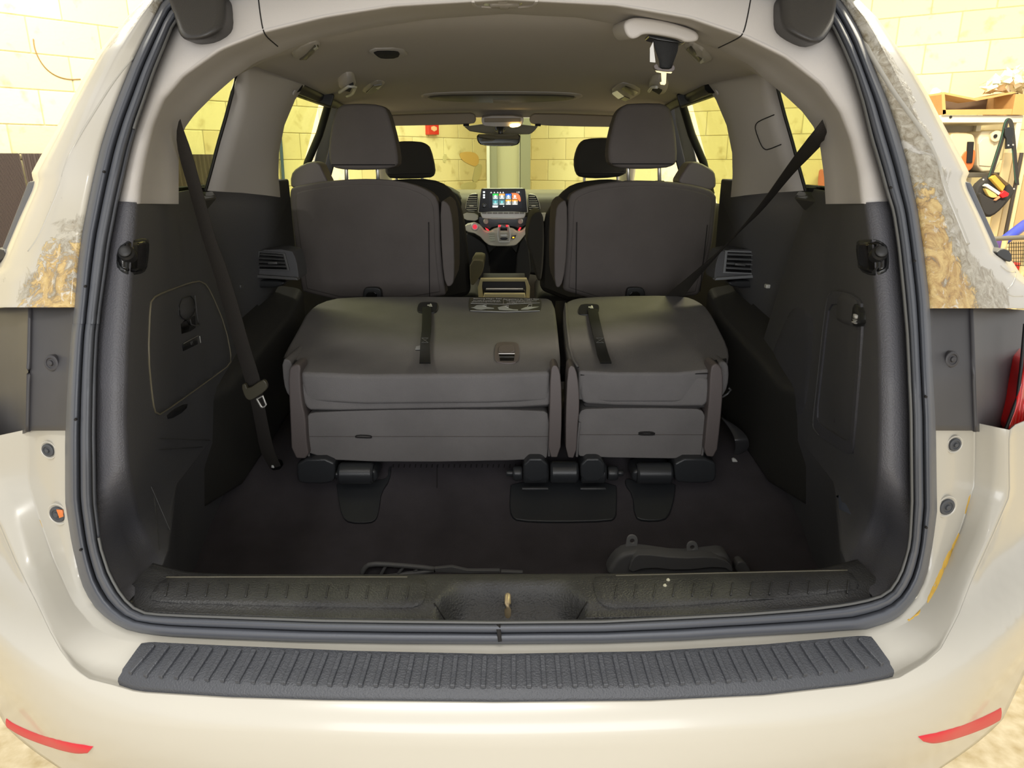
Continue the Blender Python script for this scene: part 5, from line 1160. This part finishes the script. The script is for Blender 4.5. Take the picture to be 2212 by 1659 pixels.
st_ = lathe('start_button', at(1026, 490, 4.29), (0, -1, .1), [(.024, 0), (.024, .01), (.019, .013), (.018, .011)], SILVER, db); lathe('start_cap', at(1026, 490, 4.283), (0, -1, .1), [(.013, 0), (.013, .008), (.011, .009)], emis('start_red', (220, 40, 60), .7), st_)
pane('knee_panel', [(1000, 500), (1030, 512), (1056, 534), (1060, 610), (1000, 610)], 4.36, .1, DASHD, db, .01); pane('knee_panel', [(1140, 502), (1116, 532), (1112, 610), (1150, 610)], 4.36, .1, DASHD, db, .01)
pane('lower_centre', [(1056, 532), (1118, 532), (1120, 612), (1050, 612)], 4.42, .1, mat('foot_dark', (20, 19, 17), .8), db, .005)
# centre console between the front seats
cc = thing('centre_console', 'low centre console with cream frame and open tray between front seats', 'console', (0, 3.75, .42))
CRM = mat('cream_frame', (190, 178, 132), .4)
ringslab('console_frame', [at(x, y, 3.55) for x, y in ((1034, 648), (1032, 622), (1038, 603), (1138, 603), (1145, 622), (1144, 648))], [at(x, y, 3.55) for x, y in ((1045, 648), (1041, 622), (1042, 608), (1134, 608), (1137, 622), (1136, 648))], (0, .05, 0), CRM, cc, .003)
pane('tray_back', [(1040, 606), (1137, 606), (1137, 650), (1040, 650)], 3.62, .25, mat('tray_dark', (40, 40, 42), .5), cc, .004, 1, 0)
pane('tray_lid', [(1048, 625), (1132, 625), (1134, 636), (1046, 636)], 3.52, .06, GLOSS, cc, .003, 1, 0); tube('lid_edge', [at(1050, 624, 3.51), at(1130, 624, 3.51)], .004, CHROME, cc)
pane('tray_front', [(1046, 634), (1134, 634), (1138, 660), (1040, 660)], 3.50, .2, CRM, cc, .004, 1, 0)
a_ = at(1092, 640, 3.6); box('console_body', (a_.x, 3.72, .58), (.24, .3, .32), SATIN, cc, .01)
# rear view mirror
rm = thing('rear_view_mirror', 'black framed rear view mirror hanging above the dashboard screen', 'mirror', at(1077, 302, 4.05))
mp = smooth_poly([(1029, 292), (1036, 289), (1118, 289), (1125, 292), (1124, 306), (1116, 315), (1075, 316), (1040, 314), (1031, 306)], 1, True)
ml = lambda x, y, o: at(x, y, 4.05+o+.009*(x-1077)/48-.003*(y-302)/14)
slab('mirror_shell', [ml(x, y, 0) for x, y in mp], (0, .04, 0), GLOSS, rm, .008)
slab('mirror_glass', [ml(x, y, -.005) for x, y in grow(mp, .93)], (0, .004, -.0001), mat('mirror_silver', (205, 210, 212), .03, metal=1), rm, 0)
tube('mirror_stalk', [at(1082, 292, 4.08), at(1081, 282, 4.1), at(1080, 270, 4.12)], [.012, .02, .026], SATIN, rm, False, 12); pane('mirror_bracket', [(1066, 270), (1092, 270), (1092, 284), (1070, 286)], 4.1, .05, SATIN, rm, .006)
# ------------------------------------------------------------ belts
def belt(par, L, R, Yf, m=WEB, nm='webbing', n=40, th=.003):
    l, r = densify(smooth_poly(L, 2), n), densify(smooth_poly(R, 2), n)
    return loft(nm, [[at(x, y, Yf(y)) for x, y in l], [at((x+u)/2, (y+v)/2, Yf((y+v)/2)-.002) for (x, y), (u, v) in zip(l, r)], [at(x, y, Yf(y)) for x, y in r]], m, par, solid=th)
bl = thing('seat_belt', 'brown black seat belt hanging loose down the left side wall', 'seat belt', at(590, 1010, 1.86))
yl = lambda y: interp(y, [(255, 1.37), (300, 1.40), (577, 1.52), (850, 1.64), (1010, 1.78)])
belt(bl, [(387, 262), (381, 285), (384, 326), (411, 418), (440, 525), (459, 577), (487, 678), (513, 766), (537, 846), (543, 871), (557, 944), (562, 975), (584, 1012)], [(390, 258), (396, 280), (412, 322), (437, 411), (468, 525), (484, 561), (513, 652), (541, 754), (564, 823), (573, 887), (585, 944), (592, 975), (606, 1006)], yl)
pane('tongue_body', [(520, 832), (530, 828), (534, 842), (566, 820), (574, 824), (578, 836), (572, 846), (548, 862), (538, 866), (528, 858)], 1.61, .012, mat('tongue_dark', (70, 66, 52), .4), bl, .004)
ringslab('tongue_blade', [at(x, y, 1.61) for x, y in ((552, 862), (568, 854), (576, 875), (572, 880), (566, 882), (562, 880))], [at(x, y, 1.61) for x, y in ((556.5, 863), (566, 858), (572.5, 874.5), (570.5, 877.5), (567, 878.5), (565, 877.5))], (0, .004, 0), CHROME, bl)
pane('floor_anchor', [(586, 1000), (604, 996), (610, 1014), (584, 1018)], 1.78, .02, GLOSS, bl, .003); pane('anchor_tag', [(587, 998), (590, 1003), (592, 1011), (586, 1010)], 1.772, .004, WHITEP, bl, 0, 1, 0)
brt = thing('seat_belt', 'black seat belt stretched across the right quarter window behind seat', 'seat belt', at(1785, 280, 1.4))
yr = lambda y: interp(y, [(255, 1.38), (300, 1.40), (640, 2.43), (660, 2.46)])
belt(brt, [(1777, 259), (1742, 304), (1708, 348), (1638, 449), (1568, 530), (1500, 588), (1440, 637), (1425, 650)], [(1790, 296), (1752, 336), (1714, 373), (1646, 456), (1603, 494), (1560, 540), (1505, 602), (1477, 640), (1466, 652)], yr)
slab('guide_slot', [on(x, y, off=.20) for x, y in smooth_poly([(1776, 252), (1784, 262), (1796, 296), (1792, 304), (1786, 298), (1778, 268)], 1, True)], (0, .03, 0), TRIM, brt, .003)
# lower right belt loop
b3 = thing('belt_loop', 'shiny black belt loop with white tag at the foot of the right wall', 'seat belt', at(1590, 1008, 1.93))
yq = lambda y: interp(y, [(890, 1.98), (950, 1.90), (1010, 1.94)])
belt(b3, [(1560, 905), (1578, 928), (1588, 950), (1589, 972), (1580, 996)], [(1559, 902), (1590, 920), (1612, 940), (1620, 960), (1612, 974), (1586, 986)], yq, mat('shiny_webbing', (60, 60, 62), .35), 'webbing', 30)
pane('white_tag', [(1580, 993), (1588, 989), (1600, 1006), (1597, 1012), (1588, 1012)], 1.89, .01, WHITEP, b3, .003); lathe('tag_roll', at(1593, 1008, 1.886), (0, -1, 0), [(.005, 0), (.005, .004)], SEAM, b3, 10)
pane('anchor_bolt', [(1563, 998), (1570, 998), (1572, 1004), (1564, 1002)], 1.9, .01, CRM, b3, .002)
# ceiling belt in its housing
b4 = thing('ceiling_belt', 'short black belt with metal tongue hanging from the roof housing', 'seat belt', at(1430, 70, 1.5))
YC = 1.50
slab('belt_housing', [at(x, y, YC-.06) for x, y in smooth_poly([(1347, 56), (1352, 44), (1370, 37), (1400, 39), (1450, 48), (1500, 64), (1512, 76), (1508, 90), (1480, 92), (1470, 84), (1410, 73), (1388, 74), (1378, 82), (1364, 85), (1352, 74)], 2, True)], (0, .16, .02), TRIM, b4, .02, 4)
slab('belt_guide', [at(x, y, YC-.03) for x, y in smooth_poly([(1400, 74), (1410, 72), (1480, 82), (1486, 90), (1470, 94), (1404, 84)], 1, True)], (0, .04, 0), GLOSS, b4, .006)
belt(b4, [(1412, 84), (1413, 100), (1420, 120), (1424, 132), (1425, 148)], [(1464, 92), (1464, 108), (1458, 124), (1453, 136), (1451, 149)], lambda y: YC-.02, WEBB, 'webbing', 20, .006)
slab('tongue_body', [at(x, y, YC-.03) for x, y in smooth_poly([(1411, 142), (1420, 136), (1424, 148), (1450, 150), (1454, 138), (1459, 146), (1456, 154), (1440, 155), (1416, 151)], 1, True)], (0, .012, 0), SHIELD, b4, .003)
slab('tongue_blade', [at(x, y, YC-.026) for x, y in ((1415, 152), (1453, 155), (1450, 159), (1440, 158), (1439, 180), (1436, 184), (1427, 183), (1425, 178), (1429, 176), (1428, 158), (1418, 156))], (0, .003, 0), mat('pale_metal', (240, 226, 176), .35, metal=.3), b4, .0005)
pane('paper_tag', [(1411, 90), (1404, 104), (1404, 134), (1416, 135), (1413, 110)], YC-.035, .001, WHITEP, b4, 0, 1, 0)
# ------------------------------------------------------------ loose black parts lying in the well
LP = mat('loose_black_plastic', (100, 100, 101), .45)
gr = thing('plastic_grille', 'flat black plastic grille with slots lying behind the sill on the left', 'grille', atz(900, 1215, .5))
def onw(x, y, Y): return at(x, y, Y)
YG = 1.46
tube('grille_frame', [at(x, y, YG) for x, y in smooth_poly([(778, 1248), (786, 1228), (800, 1218), (850, 1220), (938, 1228), (938, 1233), (860, 1242), (800, 1252)], 1, True)], .006, LP, gr, True)
slab('grille_panel', [at(x, y, YG+.008) for x, y in smooth_poly([(780, 1248), (788, 1228), (802, 1220), (850, 1222), (936, 1230), (860, 1241), (800, 1252)], 1, True)], (0, .004, 0), CARPET, gr, 0)
for x0, y0, x1, y1 in ((834, 1221, 820, 1246), (872, 1224, 858, 1242), (904, 1227, 892, 1238)): tube('grille_bar', [at(x0, y0, YG), at(x1, y1, YG)], .004, LP, gr)
slab('grille_arm', [at(x, y, YG-.02) for x, y in ((938, 1228), (975, 1224), (1010, 1232), (1080, 1232), (1082, 1238), (1000, 1240), (940, 1236))], (0, .01, 0), LP, gr, .002)
slab('grille_arm', [at(x, y, YG-.02) for x, y in ((1082, 1234), (1130, 1236), (1128, 1241), (1082, 1240))], (0, .01, 0), LP, gr, .002)
dz = thing('moulded_bracket', 'black moulded plastic bracket with two holed tabs lying in the well', 'bracket', atz(1460, 1210, .5))
YB = 1.50
slab('shell', [at(x, y, YB) for x, y in smooth_poly([(1308, 1250), (1320, 1222), (1340, 1200), (1366, 1192), (1400, 1196), (1470, 1206), (1530, 1200), (1566, 1196), (1580, 1208), (1588, 1240), (1580, 1256)], 1, True)], (0, .05, .0), LP, dz, .014, 4)
slab('ridge', [at(x, y, YB-.012) for x, y in smooth_poly([(1356, 1240), (1366, 1206), (1384, 1196), (1468, 1206), (1540, 1202), (1578, 1214), (1586, 1240), (1560, 1224), (1470, 1234), (1400, 1226)], 1, True)], (0, .03, 0), LP, dz, .006)
slab('end_lug', [at(x, y, YB+.02) for x, y in smooth_poly([(1588, 1240), (1590, 1216), (1606, 1212), (1620, 1226), (1626, 1246)], 1, True)], (0, .03, 0), LP, dz, .006)
for cx_, cy_, tilt in ((1366, 1168, -4), (1496, 1182, 2)):
    o_ = [(cx_-13+tilt, cy_+28)]+arc(cx_, cy_, 12, 12, 180, 360, 12)+[(cx_+13+tilt, cy_+28)]
    oo = densify(o_+[o_[0]], 33)[:-1]; 
    ii = [(cx_+5*math.cos(math.atan2(y-cy_, x-cx_)), cy_+1+5*math.sin(math.atan2(y-cy_, x-cx_))) for x, y in oo]
    ringslab('holed_tab', [at(x, y, YB+.03) for x, y in oo], [at(x, y, YB+.03) for x, y in ii], (0, .006, 0), mat('tab_grey', (132, 132, 133), .5), dz, .001)
slab('small_lug', [at(x, y, YB+.035) for x, y in smooth_poly([(1428, 1206), (1430, 1194), (1440, 1190), (1452, 1196), (1454, 1208)], 1, True)], (0, .01, 0), LP, dz, .003)
